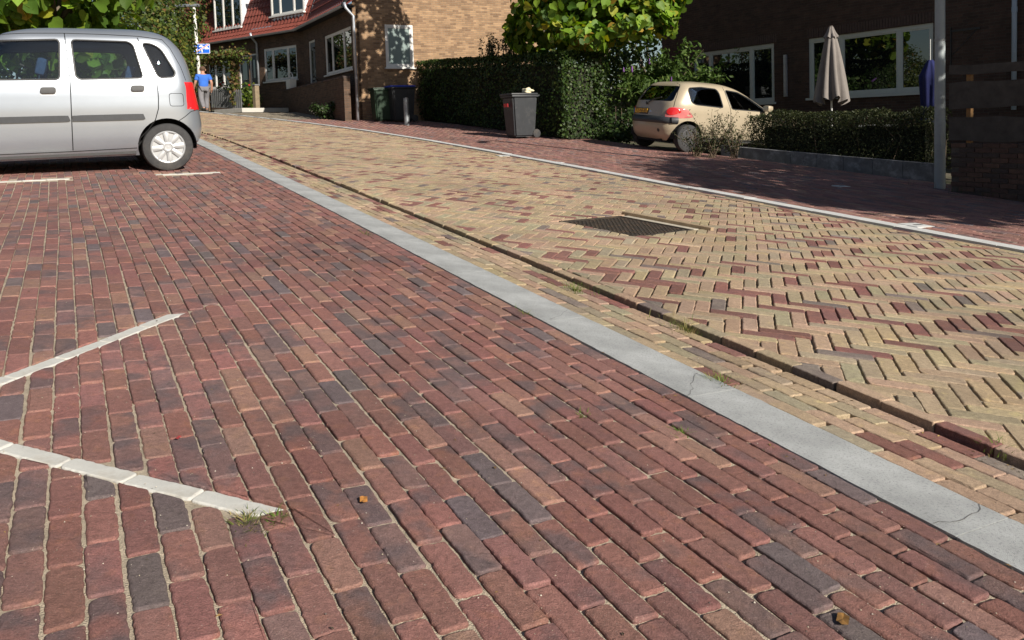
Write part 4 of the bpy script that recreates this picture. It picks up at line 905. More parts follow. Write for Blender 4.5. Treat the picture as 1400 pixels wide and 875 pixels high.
# drain pipes
def pipe(parent, F, px, ytop, ybot, r_=.045, mat=ZINC, off=-.07):
    x, zt = F.hit(px, ytop); _, zb_ = F.hit(px, ybot); b = MB(); b.tube([(x, -.34, zt + .18), (x, -.30, zt + .02), (x, off, zt - .22), (x, off, zb_)], r_, 10); o = b.build('drain_pipe', mat, parent, smooth=True); o.matrix_local = child_frame(parent, F, ''); return o
pipe(houseA, FA, 485.5, 12, 165); pipe(houseA, FB, 352.5, 52, 118)
# dormers on the far part
for (xa, xb_, yb_, sp) in ((286, 323, 46, (.32, .66)), (364, 409, 26, (.30, .72))):
    x0, x1 = FB.hit(xb_, 60)[0], FB.hit(xa, 60)[0]; zb2 = FB.hit(.5 * (xa + xb_), yb_)[1] - .22; zt2 = zb2 + 2.1; y0 = .30
    d = bpy.data.objects.new('dormer', None); link(d, houseA); d.matrix_local = child_frame(houseA, FB, '')
    window(d, x0, x1, zb2 + .45, zt2, sp, y=y0 + .03, sill=True)
    for i in range(3): a = x0 + (x1 - x0) * i / 3; MB().box(a + .03, a + (x1 - x0) / 3 - .03, y0 + .01, y0 + .04, zb2 + .05, zb2 + .38, bev=.006).build('apron_panel', CHEEK, d)
    MB().box(x0, x1, y0 + .03, y0 + .07, zb2, zb2 + .45).build('apron', FRAME, d)
    for x in (x0, x1 - .06): MB().add([(x, y0 + .02, zb2), (x + .06, y0 + .02, zb2), (x + .06, y0 + .02, zt2 + .1), (x, y0 + .02, zt2 + .1), (x, 2.6, zt2 + .1), (x + .06, 2.6, zt2 + .1), (x, 2.6, zb2 + 2.0), (x + .06, 2.6, zb2 + 2.0)], [(0, 1, 2, 3), (0, 3, 4, 6), (1, 7, 5, 2), (0, 6, 7, 1)]).build('cheek', CHEEK, d)
    MB().box(x0 - .12, x1 + .12, y0 - .15, 3.2, zt2 + .1, zt2 + .22).build('flat_roof', FRAME, d)
    MB().add([(x0 - .1, .02, zb2 - .18), (x1 + .1, .02, zb2 - .18), (x1 + .1, y0 + .03, zb2 + .05), (x0 - .1, y0 + .03, zb2 + .05)], [(0, 1, 2, 3)]).build('flashing', LEAD, d)

# ---- dark brick house on the right, its front in the shade
AZB = R(-31); Q0 = P(1190, 140, 18.7); FD = Facade(Q0, AZB)
zbB = FD.hit(1190, 200)[1] - 1.2
houseB = empty('shaded_house', 'dark brick house in shade behind the umbrella, with wide pale windows', 'house', FD.mw)
xr, xlB = FD.hit(1399, 60)[0] - 9.0, FD.hit(905, 60)[0]
(a0, at), (b0, bt) = FD.hit(1105, 53), FD.hit(1276, 31); WB2 = (b0, a0, .5 * (FD.hit(1105, 134)[1] + FD.hit(1276, 125)[1]), .5 * (at + bt))
(a0, at), (b0, bt) = FD.hit(948, 73), FD.hit(1058, 59); WB1 = (b0, a0, WB2[2] - .05, .5 * (at + bt))
ztop = WB2[3] + 3.4
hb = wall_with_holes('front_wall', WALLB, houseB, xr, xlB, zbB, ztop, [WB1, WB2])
f = lambda px, W: (FD.hit(px, 80)[0] - W[0]) / (W[1] - W[0])
window(houseB, *WB2, sorted((f(1228, WB2), f(1149, WB2))), fr=.085, mat=FRAMEB, casement=True)
window(houseB, *WB1, sorted((f(1026, WB1), f(970, WB1))), fr=.085, mat=FRAMEB, casement=True)
SOLD = plain('soldier_brick', (.075, .05, .043), .9, var=.25, scale=12)
for W in (WB1, WB2):
    for k in range(int((W[1] - W[0] + .2) / .072)):
        x = W[0] - .1 + k * .072; MB().box(x, x + .060, -.014, .02, W[3] + .01, W[3] + .235, bev=.004).build('lintel_brick', SOLD, houseB)
sw = MB().box(xlB - .02, xlB, 0, 9, zbB, ztop); sw.build('side_wall', WALLB, houseB)
rf = MB(); rf.add([(xr, -.5, ztop), (xlB + .4, -.5, ztop), (xlB + .4, 4.5, ztop + 1.9), (xr, 4.5, ztop + 1.9), (xlB + .4, 9.5, ztop), (xr, 9.5, ztop)], [(0, 1, 2, 3), (3, 2, 4, 5)]); rf.build('roof', TILED, houseB)
x_, z_ = FD.hit(1075.5, 75); MB().box(x_ - .035, x_ + .035, -.09, -.02, FD.hit(1075, 132)[1], z_).build('drain_pipe', ZINC, houseB)
BLUEP = plain('blue_grey_pipe', (.36, .46, .60), .45, var=.06)
x_, z_ = FD.hit(1390, 0); b = MB(); b.tube([(x_, -.08, z_ + 2.5), (x_, -.08, FD.hit(1390, 150)[1])], .047, 12); b.build('rain_pipe', BLUEP, houseB, smooth=True)
b = MB(); x_, z_ = FD.hit(1390, 13); b.lathe([(.053, -.05), (.053, .05)], 12, Matrix.Translation((x_, -.08, z_))); b.build('pipe_joint', BLUEP, houseB)

# ---- pale houses far behind the trees at the left
def far_house(label, px0, px1, ytop, depth, wallmat):
    p0, p1 = P(px0, 60, depth), P(px1, 60, depth); az = math.atan2(p0.x - p1.x, p0.y - p1.y); F = Facade(p1, az); o = empty('far_house', label, 'house', F.mw, 'white houses behind the trees'); zt = P(px0, ytop, depth).z; zg = ground_z(p0.x, p0.y); w = (p0 - p1).length
    holes = [(w * .12, w * .45, zt - 2.2, zt - .9), (w * .58, w * .88, zt - 2.2, zt - .9)]
    wall_with_holes('wall', wallmat, o, 0, w, zg - 1, zt, holes)
    for h in holes: window(o, *h, (.5,), fr=.08)
    MB().box(-.01, 0, .0, 7, zg - 1, zt).box(w, w + .01, 0, 7, zg - 1, zt).build('side_wall', wallmat, o)
    MB().add([(-.3, -.4, zt), (w + .3, -.4, zt), (w + .3, 4, zt + 3), (-.3, 4, zt + 3), (w + .3, 8, zt), (-.3, 8, zt)], [(0, 1, 2, 3), (3, 2, 4, 5)]).build('roof', TILE, o); return o
far_house('white house glimpsed through the trees above the silver car', 192, 236, -40, 52, STUCCO)
far_house('white house at the far left edge behind the big-leaved tree', -60, 6, -30, 40, STUCCO)

# ---- terrace on the near side of the street, left of the frame: added to cut sky light, it also shows in the windows opposite
for k, (v0, lab) in enumerate(((-9, 'added unseen terrace house blocking sky light, nearest the camera'), (0.5, 'added unseen terrace house blocking sky light beside the silver car'), (10, 'added unseen terrace house blocking sky light, farther up the street'))):
    p0 = G(-12.5, v0); F = Facade(p0, ROAD_AZ); F.n = -F.n; F.mw = Matrix(((F.d[0], F.n[0], 0, F.o[0]), (F.d[1], F.n[1], 0, F.o[1]), (0, 0, 1, 0), (0, 0, 0, 1))); o = empty('sky_screen_house', lab, 'house', F.mw, 'unseen terrace houses added to cut sky light'); g_ = p0.z; zt = g_ + 7.6
    holes = [(1.0, 3.0, g_ + .9, g_ + 2.4), (5.2, 8.0, g_ + .9, g_ + 2.4), (1.2, 3.2, g_ + 4.2, g_ + 5.6), (5.4, 7.6, g_ + 4.2, g_ + 5.6)]
    wall_with_holes('wall', WALLA2, o, 0, 9.4, g_ - 1.5, zt, holes)
    for h in holes: window(o, *h, (.5,), fr=.08)
    MB().add([(-.1, -.5, zt), (9.5, -.5, zt), (9.5, 4, zt + 3.4), (-.1, 4, zt + 3.4), (9.5, 8.5, zt), (-.1, 8.5, zt)], [(0, 1, 2, 3), (3, 2, 4, 5)]).build('roof', TILED, o)
# ================================================================ STREET FURNITURE, GARDENS
STEEL = plain('galvanised_steel', (.27, .29, .31), .45, metal=.6, var=.12, scale=9, dirt=((.22, .23, .24), 5, .55, .5))
POSTP = plain('grey_post_paint', (.30, .335, .35), .5, var=.10, scale=3, dirt=((.16, .17, .17), 4, .56, .6))
IRON = plain('cast_iron', (.055, .045, .038), .6, metal=.4, var=.4, scale=18, dirt=((.16, .10, .06), 12, .5, .6))
MORTAR = plain('mortar', (.40, .36, .29), .9, var=.2, scale=12, bump=.4)
BINP = plain('bin_plastic', (.022, .025, .030), .5, var=.15, scale=8, dirt=((.055, .056, .058), 6, .52, .5))
BING = plain('bin_green', (.008, .03, .013), .5, var=.15); BINB = plain('bin_blue_lid', (.012, .045, .42), .45, var=.1)
WOOD = plain('weathered_board', (.055, .05, .045), .85, var=.35, scale=5, bump=.5, bscale=25)
WOODL = plain('fresh_wood', (.22, .12, .045), .8, var=.2); GREYW = plain('grey_board', (.15, .155, .16), .8, var=.2, scale=4, bump=.3)
CLOTH = plain('umbrella_cloth', (.20, .178, .165), .95, var=.12, scale=5, bump=.2, bscale=200)
BLUEC = plain('blue_cloth', (.006, .010, .075), .9, var=.15); WHITEP = plain('white_plastic', (.7, .7, .68), .5, var=.05)
REDS = plain('red_sticker', (.55, .02, .03), .5, var=.05); SIGNB = plain('sign_blue', (.005, .12, .62), .4, var=.03); SIGNW = plain('sign_white', (.8, .82, .85), .4, var=.02); SIGNR = plain('sign_red', (.55, .02, .06), .4, var=.02)
def gmw(u, v, ang=0.0):
    """frame on the ground; x axis turned ang clockwise from across-the-street, leaning with the ground"""
    c, s = math.cos(ang), math.sin(ang); x = RG * c - DG * s; y = RG * s + DG * c; p = G(u, v)
    return Matrix(((x[0], y[0], NG[0], p[0]), (x[1], y[1], NG[1], p[1]), (x[2], y[2], NG[2], p[2]), (0, 0, 0, 1)))
def upmw(p, az=0.0): return frame_mw(p, az)

# ---- manhole cover set with the herringbone
mh = empty('manhole_cover', 'square cast iron manhole cover with studs in the herringbone road', 'manhole', gmw(MH[0] - far_bend(MH[1]), MH[1], R(-14)))
a_ = MH[2]
b = MB(); w_ = .035
for (x0, x1, y0, y1) in ((-a_, a_, -a_, -a_ + w_), (-a_, a_, a_ - w_, a_), (-a_, -a_ + w_, -a_ + w_, a_ - w_), (a_ - w_, a_, -a_ + w_, a_ - w_)): b.box(x0 + .003, x1 - .003, y0 + .003, y1 - .003, -.05, -.004)
b.build('frame', IRON, mh)
MB().box(-a_ + .04, a_ - .04, -a_ + .04, a_ - .04, -.05, -.016).build('plate', IRON, mh)
st = MB(); n = 15; s = (2 * a_ - .11) / n
for i in range(n):
    for j in range(n): x, y = -a_ + .055 + (i + .5) * s, -a_ + .055 + (j + .5) * s; st.box(x - s * .34, x + s * .34, y - s * .34, y + s * .34, -.0165, -.006)
tag(st.build('studs', IRON, mh), kind='stuff')
MB().box(a_ + .002, a_ + .098, -a_ + .02, a_ - .02, -.04, -.006, bev=.004).build('mortar_fillet', MORTAR, mh)
MB().box(a_ + .10, a_ + .15, -a_ - .10, a_ + .06, -.04, .024, bev=.005).build('edge_slab', plain('edge_slab', (.30, .22, .14), .9, var=.2, bump=.3), mh)

# ---- small covers and pale tiles let into the footpath
for (px, py, su, sv, lab) in ((1255, 308, .34, .22, 'pale square valve cover in the red footpath nearest the kerb'), (1150, 254.5, .22, .14, 'small white tile set in the footpath before the twiggy hedge'), (762, 222, .34, .16, 'small pale tile in the footpath in front of the clipped hedge corner'), (690, 213, .3, .16, 'flat pale tile in the footpath before the grey wheelie bin')):
    u, v = onground(px, py); o = empty('valve_cover', lab, 'cover', gmw(u, v), 'small covers let into the footpath'); MB().box(-su / 2, su / 2, -sv / 2, sv / 2, -.03, .006, bev=.003).build('lid', KERBM, o); MB().box(-su * .2, su * .2, -sv * .06, sv * .06, .0055, .008).build('slot', DARK, o)

# ---- lamp post at the right, bollard
def lamp_post(label, u, v, r0, r1, h, mat, head=None, tilt=0.0):
    p = G(u, v); o = empty('lamp_post', label, 'lamp post', upmw(p)); b = MB(); b.tube([(0, 0, -.2), (0, 0, .9), (0, 0, .92), (0, 0, h)], [r0, r0, r0 * .96, r1], 20); b.build('mast', mat, o, auto=30)
    return o
u, v = onground(1285, 257); lp = lamp_post('tall grey lamp post standing beside the plank fence', u, v, .070, .055, 6.0, POSTP)
MB().box(-.03, .03, -.074, -.065, .55, .75, bev=.002).build('service_hatch', POSTP, lp); MB().tube([(0, 0, 2.0), (0, 0, 2.03)], .069, 20).build('clamp_band', STEEL, lp); MB().tube([(0, 0, 6.0), (.0, -.5, 6.2)], .03, 8).build('lamp_arm', POSTP, lp); MB().box(-.09, .09, -.95, -.45, 6.16, 6.26, bev=.03).build('lamp_head', POSTP, lp)
u, v = onground(556.5, 171.5); o = empty('bollard', 'round galvanised steel bollard at the end of the hedge', 'bollard', upmw(G(u, v))); b = MB(); b.lathe([(.075, -.1), (.075, .74), (.07, .78), (.0001, .80)], 20); b.build('post', STEEL, o, auto=35); MB().lathe([(.0765, .6), (.0765, .69)], 20).build('reflective_band', STEEL, o, auto=35)

# ---- wheelie bins
def wheelie_bin(label, p, az, body, lid, h=1.02, w=.56, d=.66):
    """front looks along az"""
    o = empty('wheelie_bin', label, 'bin', upmw(p, az), 'wheelie bins put out along the footpath'); b = MB(); k = .82
    V = [(-w / 2 * k, -d / 2 * k, .03), (w / 2 * k, -d / 2 * k, .03), (w / 2 * k, d / 2 * k, .03), (-w / 2 * k, d / 2 * k, .03), (-w / 2, -d / 2, h * .93), (w / 2, -d / 2, h * .93), (w / 2, d / 2, h * .93), (-w / 2, d / 2, h * .93)]
    bm = bmesh.new(); vs = [bm.verts.new(q) for q in V]
    for f in ((0, 3, 2, 1), (4, 5, 6, 7), (0, 1, 5, 4), (1, 2, 6, 5), (2, 3, 7, 6), (3, 0, 4, 7)): bm.faces.new([vs[i] for i in f])
    bmesh.ops.bevel(bm, geom=bm.edges[:], offset=.035, segments=3, affect='EDGES'); bm.verts.index_update(); b.add([v_.co for v_ in bm.verts], [[v_.index for v_ in f.verts] for f in bm.faces]); bm.free(); b.build('tub', body, o, auto=35)
    MB().box(-w / 2 - .02, w / 2 + .02, -d / 2 - .02, d / 2 + .03, h * .91, h * .955, bev=.012).build('rim', body, o, auto=35)
    MB().box(-w / 2 - .03, w / 2 + .03, -d / 2 + .0, d / 2 + .05, h * .957, h * 1.0, bev=.018).build('lid', lid, o, auto=35)
    MB().tube([(-w / 2 + .05, -d / 2 - .07, h * .95), (w / 2 - .05, -d / 2 - .07, h * .95)], .018, 8).build('handle', body, o)
    for s_ in (-1, 1): MB().lathe([(.0001, -.025), (.06, -.028), (.10, -.025), (.10, .025), (.06, .028), (.0001, .025)], 20, Matrix.Translation((s_ * (w / 2 - .05), -d / 2 + .03, .10)) @ Matrix.Rotation(R(90), 4, 'Y')).build('wheel', RUBBER, o, auto=35)
    return o
u, v = onground(712, 188.5); bin1 = wheelie_bin('dark grey wheelie bin with red sticker standing against the hedge', G(u, v), ROAD_AZ - R(90), BINP, BINP, 1.05)
MB().box(-.14, .06, .335, .345, .76, .84, Matrix.Rotation(R(-4), 4, 'X')).build('sticker', REDS, bin1)
# cloth bundle on its lid
bm = bmesh.new(); bmesh.ops.create_icosphere(bm, subdivisions=3, radius=.12)
for v_ in bm.verts: q = v_.co; k = 1 + .28 * math.sin(q.x * 31 + 1) * math.cos(q.y * 27) + .18 * math.sin(q.z * 44 + q.x * 20); v_.co = Vector((q.x * k * 1.15, q.y * k, max(-.06, q.z * k * .62)))
b = MB(); bm.verts.index_update(); b.add([v_.co for v_ in bm.verts], [[v_.index for v_ in f.verts] for f in bm.faces]); bm.free()
BAGM = plain('pale_bag', (.72, .65, .45), .7, var=.15, scale=10); BAGY = plain('yellow_bag', (.50, .33, .06), .7, var=.15, scale=10)
bb = bin1.matrix_world @ Vector((.02, -.24, 1.115)); bg = b.build('crumpled_bag', BAGM, None, smooth=True); bg.matrix_world = upmw(bb, ROAD_AZ); tag(bg, 'small crumpled pale bag lying on the wheelie bin lid', 'bag')
u, v = onground(541, 167); wheelie_bin('black wheelie bin with blue lid in the shade by the house corner', G(u + .25, v + .15), ROAD_AZ - R(90), BINP, BINB, 1.1, .6, .75)
u, v = onground(524, 167); wheelie_bin('dark green wheelie bin beside the blue-lidded bin', G(u + .1, v + .35), ROAD_AZ - R(90), BING, BING, 1.02, .5, .6)

# ---- signpost at the far left: two home-zone signs back to back corner on one slim post
SG_D = 29.5
pS = P(271.5, 70, SG_D); gz = ground_z(pS.x, pS.y); sp = empty('sign_post', 'slim pale street light post carrying a blue crossed-out home zone sign', 'sign', upmw((pS.x, pS.y, gz)))
PALE = plain('pale_post', (.62, .61, .57), .5, var=.08)
hl = P(266, 10, SG_D).z - gz
MB().tube([(0, 0, -.2), (-.08, 0, hl)], [.075, .05], 12).build('mast', PALE, sp, smooth=True)
MB().box(-.75, .12, -.09, .09, hl, hl + .10, bev=.03).build('lamp_head', STEEL, sp, auto=35)
zs = P(277, 67, SG_D).z - gz
sg = bpy.data.objects.new('sign', None); link(sg, sp); sg.matrix_local = Matrix.Translation((.16, -.09, zs)) @ Matrix.Rotation(R(12), 4, 'Z')
def rrect(w, h, r): return rnd_poly([(-w / 2, -h / 2), (w / 2, -h / 2), (w / 2, h / 2), (-w / 2, h / 2)], r)
XZ = Matrix(((1, 0, 0, 0), (0, 0, -1, 0), (0, 1, 0, 0), (0, 0, 0, 1)))       # draw in x-z, thickness towards -y
SW, SH = .56, .35
MB().prism(rrect(SW, SH, .03), 0, .02, XZ).build('plate', SIGNW, sg); MB().prism(rrect(SW - .03, SH - .03, .02), .02, .022, XZ).build('field', SIGNB, sg)
pic = MB()      # adult, child with ball, house and car pictograms
pic.prism([(.025 * math.cos(t) - .19, .025 * math.sin(t) + .10) for t in np.linspace(0, 6.283, 12, endpoint=False)], .022, .024, XZ).prism([(-.225, .07), (-.155, .07), (-.15, -.02), (-.165, -.02), (-.165, -.13), (-.185, -.13), (-.19, -.04), (-.197, -.13), (-.217, -.13), (-.215, -.02), (-.23, -.02)], .022, .0245, XZ)
pic.prism([(.018 * math.cos(t) - .01, .018 * math.sin(t) - .03) for t in np.linspace(0, 6.283, 10, endpoint=False)], .022, .024, XZ).prism([(-.03, -.05), (.02, -.05), (.05, -.03), (.02, -.075), (.03, -.14), (.01, -.14), (-.005, -.10), (-.03, -.14), (-.045, -.13), (-.02, -.09)], .022, .0245, XZ)
pic.prism([(-.09, .06), (.05, .06), (.05, .10), (-.02, .145), (-.09, .10)], .022, .024, XZ).prism([(.10, -.02), (.24, -.02), (.24, .03), (.21, .035), (.19, .07), (.14, .07), (.12, .035), (.10, .03)], .022, .024, XZ)
tag(pic.build('pictograms', SIGNW, sg), kind='stuff')
MB().prism([(-.255, -.145), (-.235, -.16), (.255, .145), (.235, .16)], .025, .027, XZ).build('red_stroke', SIGNR, sg); MB().prism([(-.262, -.125), (-.22, -.165), (.262, .125), (.22, .165)], .024, .0255, XZ).build('stroke_border', SIGNW, sg)
sg2 = bpy.data.objects.new('sign_back', None); link(sg2, sp); sg2.matrix_local = Matrix.Translation((-.10, .22, zs)) @ Matrix.Rotation(R(-62), 4, 'Z') @ Matrix.Rotation(R(180), 4, 'Z')
MB().prism(rrect(SW, SH, .03), 0, .02, XZ).build('plate', SIGNW, sg2); MB().prism(rrect(SW - .03, SH - .03, .02), .02, .022, XZ).build('field', SIGNB, sg2); MB().prism([(-.20, -.1), (-.13, -.1), (-.13, .12), (-.2, .12)], .022, .024, XZ).build('pictogram', SIGNW, sg2)
# the thin post behind the silver car
pT = P(141, 40, 26); gz = ground_z(pT.x, pT.y); o = empty('street_light', 'thin grey street light post rising behind the silver car roof', 'lamp post', upmw((pT.x, pT.y, gz))); MB().tube([(0, 0, -.2), (0, 0, P(140, -60, 26).z - gz)], [.08, .05], 10).build('mast', STEEL, o, smooth=True); MB().box(-.1, .1, -.7, .05, P(140, -60, 26).z - gz, P(140, -60, 26).z - gz + .1, bev=.03).build('lamp_head', STEEL, o)

# ---- plank fence on a low brick wall at the right edge
uF, vF = onground(1300, 262); pF = G(uF, vF); AZF = R(-27); FF = Facade(pF, AZF)
fence = empty('plank_fence', 'dark waney-edged plank fence on a low brick wall at the right', 'fence', FF.mw)
zt_, zb_ = FF.hit(1350, 196)[1], FF.hit(1350, 268)[1] - .1
bc = MB().box(-6, -.0, .012, .20, zb_ - .1, zt_ - .004).build('wall_core', plain('dark_mortar', (.09, .078, .066), .95, var=.3), fence)
WB_ = [plain('wall_brick_%d' % k, c, .9, var=.3, scale=15, bump=.4) for k, c in enumerate(((.085, .05, .04), (.11, .065, .048), (.06, .045, .04)))]
nr = int((zt_ - zb_) / .0635)
for r_ in range(nr):
    for k in range(28):
        x1 = -(k * .218 + (.109 if r_ % 2 else 0)); x0 = x1 - .207
        if x0 < -2.6: continue
        MB().box(x0, min(x1, -.0), random.uniform(-.004, .002), .09, zt_ - (r_ + 1) * .0635 + .01, zt_ - r_ * .0635, bev=.004).build('brick', random.choice(WB_), fence)
def waney(z0, z1, seed):
    rnd = random.Random(seed); n = 40; top = []; bot = []; a1, a2, p1, p2 = rnd.uniform(.01, .02), rnd.uniform(.008, .018), rnd.uniform(0, 6), rnd.uniform(0, 6)
    for i in range(n + 1):
        x = -3.6 * i / n + .02; top.append((x, z1 + a1 * math.sin(x * 3.1 + p1) + .006 * math.sin(x * 9 + p2))); bot.append((x, z0 + a2 * math.sin(x * 2.6 + p2) + .008 * math.sin(x * 7 + p1)))
    V = [(x, -.012, z) for x, z in top] + [(x, -.012, z) for x, z in bot] + [(x, .012, z) for x, z in top] + [(x, .012, z) for x, z in bot]; m = n + 1
    Fc = [(i, i + 1, m + i + 1, m + i) for i in range(n)] + [(2 * m + i + 1, 2 * m + i, 3 * m + i, 3 * m + i + 1) for i in range(n)] + [(i + 1, i, 2 * m + i, 2 * m + i + 1) for i in range(n)] + [(m + i, m + i + 1, 3 * m + i + 1, 3 * m + i) for i in range(n)] + [(0, m, 3 * m, 2 * m)]
    return mesh_obj('plank', V, Fc, WOOD, fence)
hh = lambda y: FF.hit(1322, y)[1]
for k, (y0, y1) in enumerate(((101, 88), (149, 113), (193, 161))): waney(hh(y0), hh(y1), k + 2)
for px in (1323, 1440, 1560): x_ = FF.hit(px, 140)[0]; MB().box(x_ - .03, x_ + .03, .016, .07, zt_, hh(90)).build('post', WOODL, fence)

# ---- closed sun umbrella behind the hedge
D_U = 16.0; pt, pb = P(1136, 38, D_U), P(1136, 136, D_U); gzu = ground_z(pt.x, pt.y); um = empty('sun_umbrella', 'closed taupe sun umbrella standing behind the twiggy hedge', 'umbrella', upmw((pt.x, pt.y, gzu)))
zt2, zb2 = pt.z - gzu, pb.z - gzu
MB().tube([(0, 0, .08), (0, 0, zt2 + .03)], .019, 10).build('pole', WHITEP, um, smooth=True); MB().lathe([(.0001, .0), (.24, .0), (.24, .05), (.05, .09), (.03, .2), (.0001, .2)], 20).build('base', BLACKP, um, auto=35)
V = []; n = 48; rows = 14
for j in range(rows + 1):
    t = j / rows; z = zt2 - .02 - t * (zt2 - zb2); r_ = .055 + .30 * t ** .8
    for i in range(n):
        q = 2 * math.pi * i / n; f_ = .5 + .5 * math.cos(8 * q + .6 * math.sin(3 * t)); k = r_ * (1 - .52 * t ** .5 * (1 - f_) ** 1.6) * (1 + .07 * math.sin(3 * q + 1)); V.append((k * math.cos(q), k * math.sin(q), z + (.10 * t * (f_ - .6) - .05 * t * math.sin(2 * q + 2)) * t ** 3))
mesh_obj('canopy', V, [(j * n + i, j * n + (i + 1) % n, (j + 1) * n + (i + 1) % n, (j + 1) * n + i) for j in range(rows) for i in range(n)], CLOTH, um, smooth=True)
V = []
for j, (r_, z) in enumerate(((.03, zt2 + .04), (.05, zt2), (.085, zt2 - .10), (.135, zt2 - .20))):
    for i in range(n): q = 2 * math.pi * i / n; k = r_ * (1 + .16 * (j / 3) * math.cos(8 * q)); V.append((k * math.cos(q), k * math.sin(q), z + .02 * (j / 3) * math.cos(8 * q)))
mesh_obj('vent_cap', V, [(j * n + i, j * n + (i + 1) % n, (j + 1) * n + (i + 1) % n, (j + 1) * n + i) for j in range(3) for i in range(n)] + [tuple(range(n))], CLOTH, um, smooth=True)

# ---- dark blue cloth hanging from a wall bracket
D_B = 13.6; pb2 = P(1272, 82, D_B); bl = empty('hanging_cloth', 'dark blue gathered cloth hanging beside the lamp post', 'cloth', upmw(pb2)); zl = P(1272, 168, D_B).z - pb2.z; V = []; n = 30
for j in range(13):
    t = j / 12; r_ = .04 + .11 * min(1, t * 4) + .015 * math.sin(t * 6)
    for i in range(n): q = 2 * math.pi * i / n; k = r_ * (1 + .13 * math.sin(7 * q + t)); V.append((k * math.cos(q), k * math.sin(q), zl * t))
mesh_obj('drape', V, [(j * n + i, (j + 1) * n + i, (j + 1) * n + (i + 1) % n, j * n + (i + 1) % n) for j in range(12) for i in range(n)] + [tuple(range(n))], BLUEC, bl, smooth=True)
MB().tube([(0, 0, -.02), (0, 0, .35)], .006, 6).build('cord', WHITEP, bl)
x_, z_ = FD.hit(1300, 43); wbk = empty('wall_bracket', 'black iron bracket fixed to the dark brick house behind the lamp post', 'bracket', Matrix.Translation(FD.pt(x_, 0, z_)) @ Matrix.Rotation(-AZB, 4, 'Z'))
MB().box(-.03, .03, -.02, .0, -.75, .08).build('wall_plate', BLACKP, wbk); L2 = .0
MB().box(-.02, .02, -.62, -.02, -.02, .02).build('arm', BLACKP, wbk); MB().tube([(0, -.55, -.02), (0, -.03, -.5)], .012, 6).build('brace', BLACKP, wbk)

# ---- low garden wall, driveway edge and terrace furniture behind the twiggy hedge
GWA = onground(1278, 237); GWB = onground(985, 209)
WEATH = plain('weathered_wall', (.16, .16, .17), .95, var=.3, scale=6, bump=.5, dirt=((.34, .35, .37), 5, .5, .8))
pa, pb_ = G(*GWA), G(*GWB); az = math.atan2(pb_.x - pa.x, pb_.y - pa.y); FWk = Facade(pa, az); ln = (Vector((pb_.x, pb_.y, 0)) - Vector((pa.x, pa.y, 0))).length
gw = empty('garden_wall', 'low weathered garden wall under the twiggy hedge', 'wall', FWk.mw); n = 8
for k in range(n):
    xa, xb2 = ln * k / n, ln * (k + 1) / n - .008; za, zb3 = pa.z + (pb_.z - pa.z) * k / n, pa.z + (pb_.z - pa.z) * (k + 1) / n
    MB().add([(xa, 0, za - .2), (xb2, 0, zb3 - .2), (xb2, .16, zb3 - .2), (xa, .16, za - .2), (xa, 0, za + .15), (xb2, 0, zb3 + .15), (xb2, .16, zb3 + .15), (xa, .16, za + .15)], [(0, 3, 2, 1), (4, 5, 6, 7), (0, 1, 5, 4), (1, 2, 6, 5), (2, 3, 7, 6), (3, 0, 4, 7)]).build('coping_block', WEATH, gw)
pc = P(1195, 178, 15.2); gzc = ground_z(pc.x, pc.y); tb = empty('garden_table', 'small grey garden table half hidden behind the twiggy hedge', 'table', upmw((pc.x, pc.y, gzc), R(20)))
MB().box(-.3, .3, -.3, .3, .66, .69, bev=.01).build('top', GREYW, tb)
for sx in (-1, 1):
    for sy in (-1, 1): MB().box(sx * .25 - .02, sx * .25 + .02, sy * .25 - .02, sy * .25 + .02, 0, .66).build('leg', GREYW, tb)
# ---- grey board screen behind the beige car, and the boundary wall behind the tree
pB0 = P(838, 145, 21.5); gzb = ground_z(pB0.x, pB0.y); bs = empty('board_screen', 'grey horizontal board screen between the hedge and the beige car', 'fence', Matrix.Translation((pB0.x, pB0.y, gzb)) @ Matrix.Rotation(-R(70) + R(90), 4, 'Z'))
for k, (za, zb4) in enumerate(((P(838, 148, 21.5).z, P(838, 135, 21.5).z), (P(838, 132, 21.5).z, P(838, 120, 21.5).z), (P(838, 163, 21.5).z, P(838, 151, 21.5).z))): MB().box(-.3, 2.4, -.012, .012, za - gzb, zb4 - gzb, bev=.003).build('board', GREYW, bs)
for x_ in (.0, 2.1): MB().box(x_ - .04, x_ + .04, .013, .09, -.1, P(838, 119, 21.5).z - gzb).build('post', GREYW, bs)

# ---- garden of the corner house: low brick wall, picket fence, pergola, flower box
gA, gB = FA.pt(.55, -.9, 0), None
LW = Facade(FA.pt(-.15, -.55, 0), AZ1); xw0 = LW.hit(471, 140)[0]; xw1 = LW.hit(372, 140)[0]; ztw = LW.hit(430, 113)[1]
lw = empty('garden_wall', 'low dark brick garden wall in front of the corner house', 'wall', LW.mw)
MB().box(xw0, xw1, 0, .2, C0.z - 1, ztw - .06).build('brickwork', WALLA2, lw)
for k in range(int((xw1 - xw0) / .108)): MB().box(xw0 + k * .108, xw0 + k * .108 + .1, -.02, .22, ztw - .058, ztw, bev=.004).build('coping_brick', random.choice(WB_), lw)
# flower box with a basket on the wall
xx, zz = LW.hit(394, 107); fbx = empty('flower_box', 'white basket on top of the low garden wall', 'basket', LW.mw @ Matrix.Translation((xx, .1, ztw)))
MB().prism([(-.28, 0), (.28, 0), (.34, .34), (-.34, .34)], -.12, .12, XZ).build('basket', WHITEP, fbx); MB().tube([(.34 * math.cos(t), 0, .34 + .28 * math.sin(t)) for t in np.linspace(0, math.pi, 12)], .018, 6).build('hoop', WHITEP, fbx)
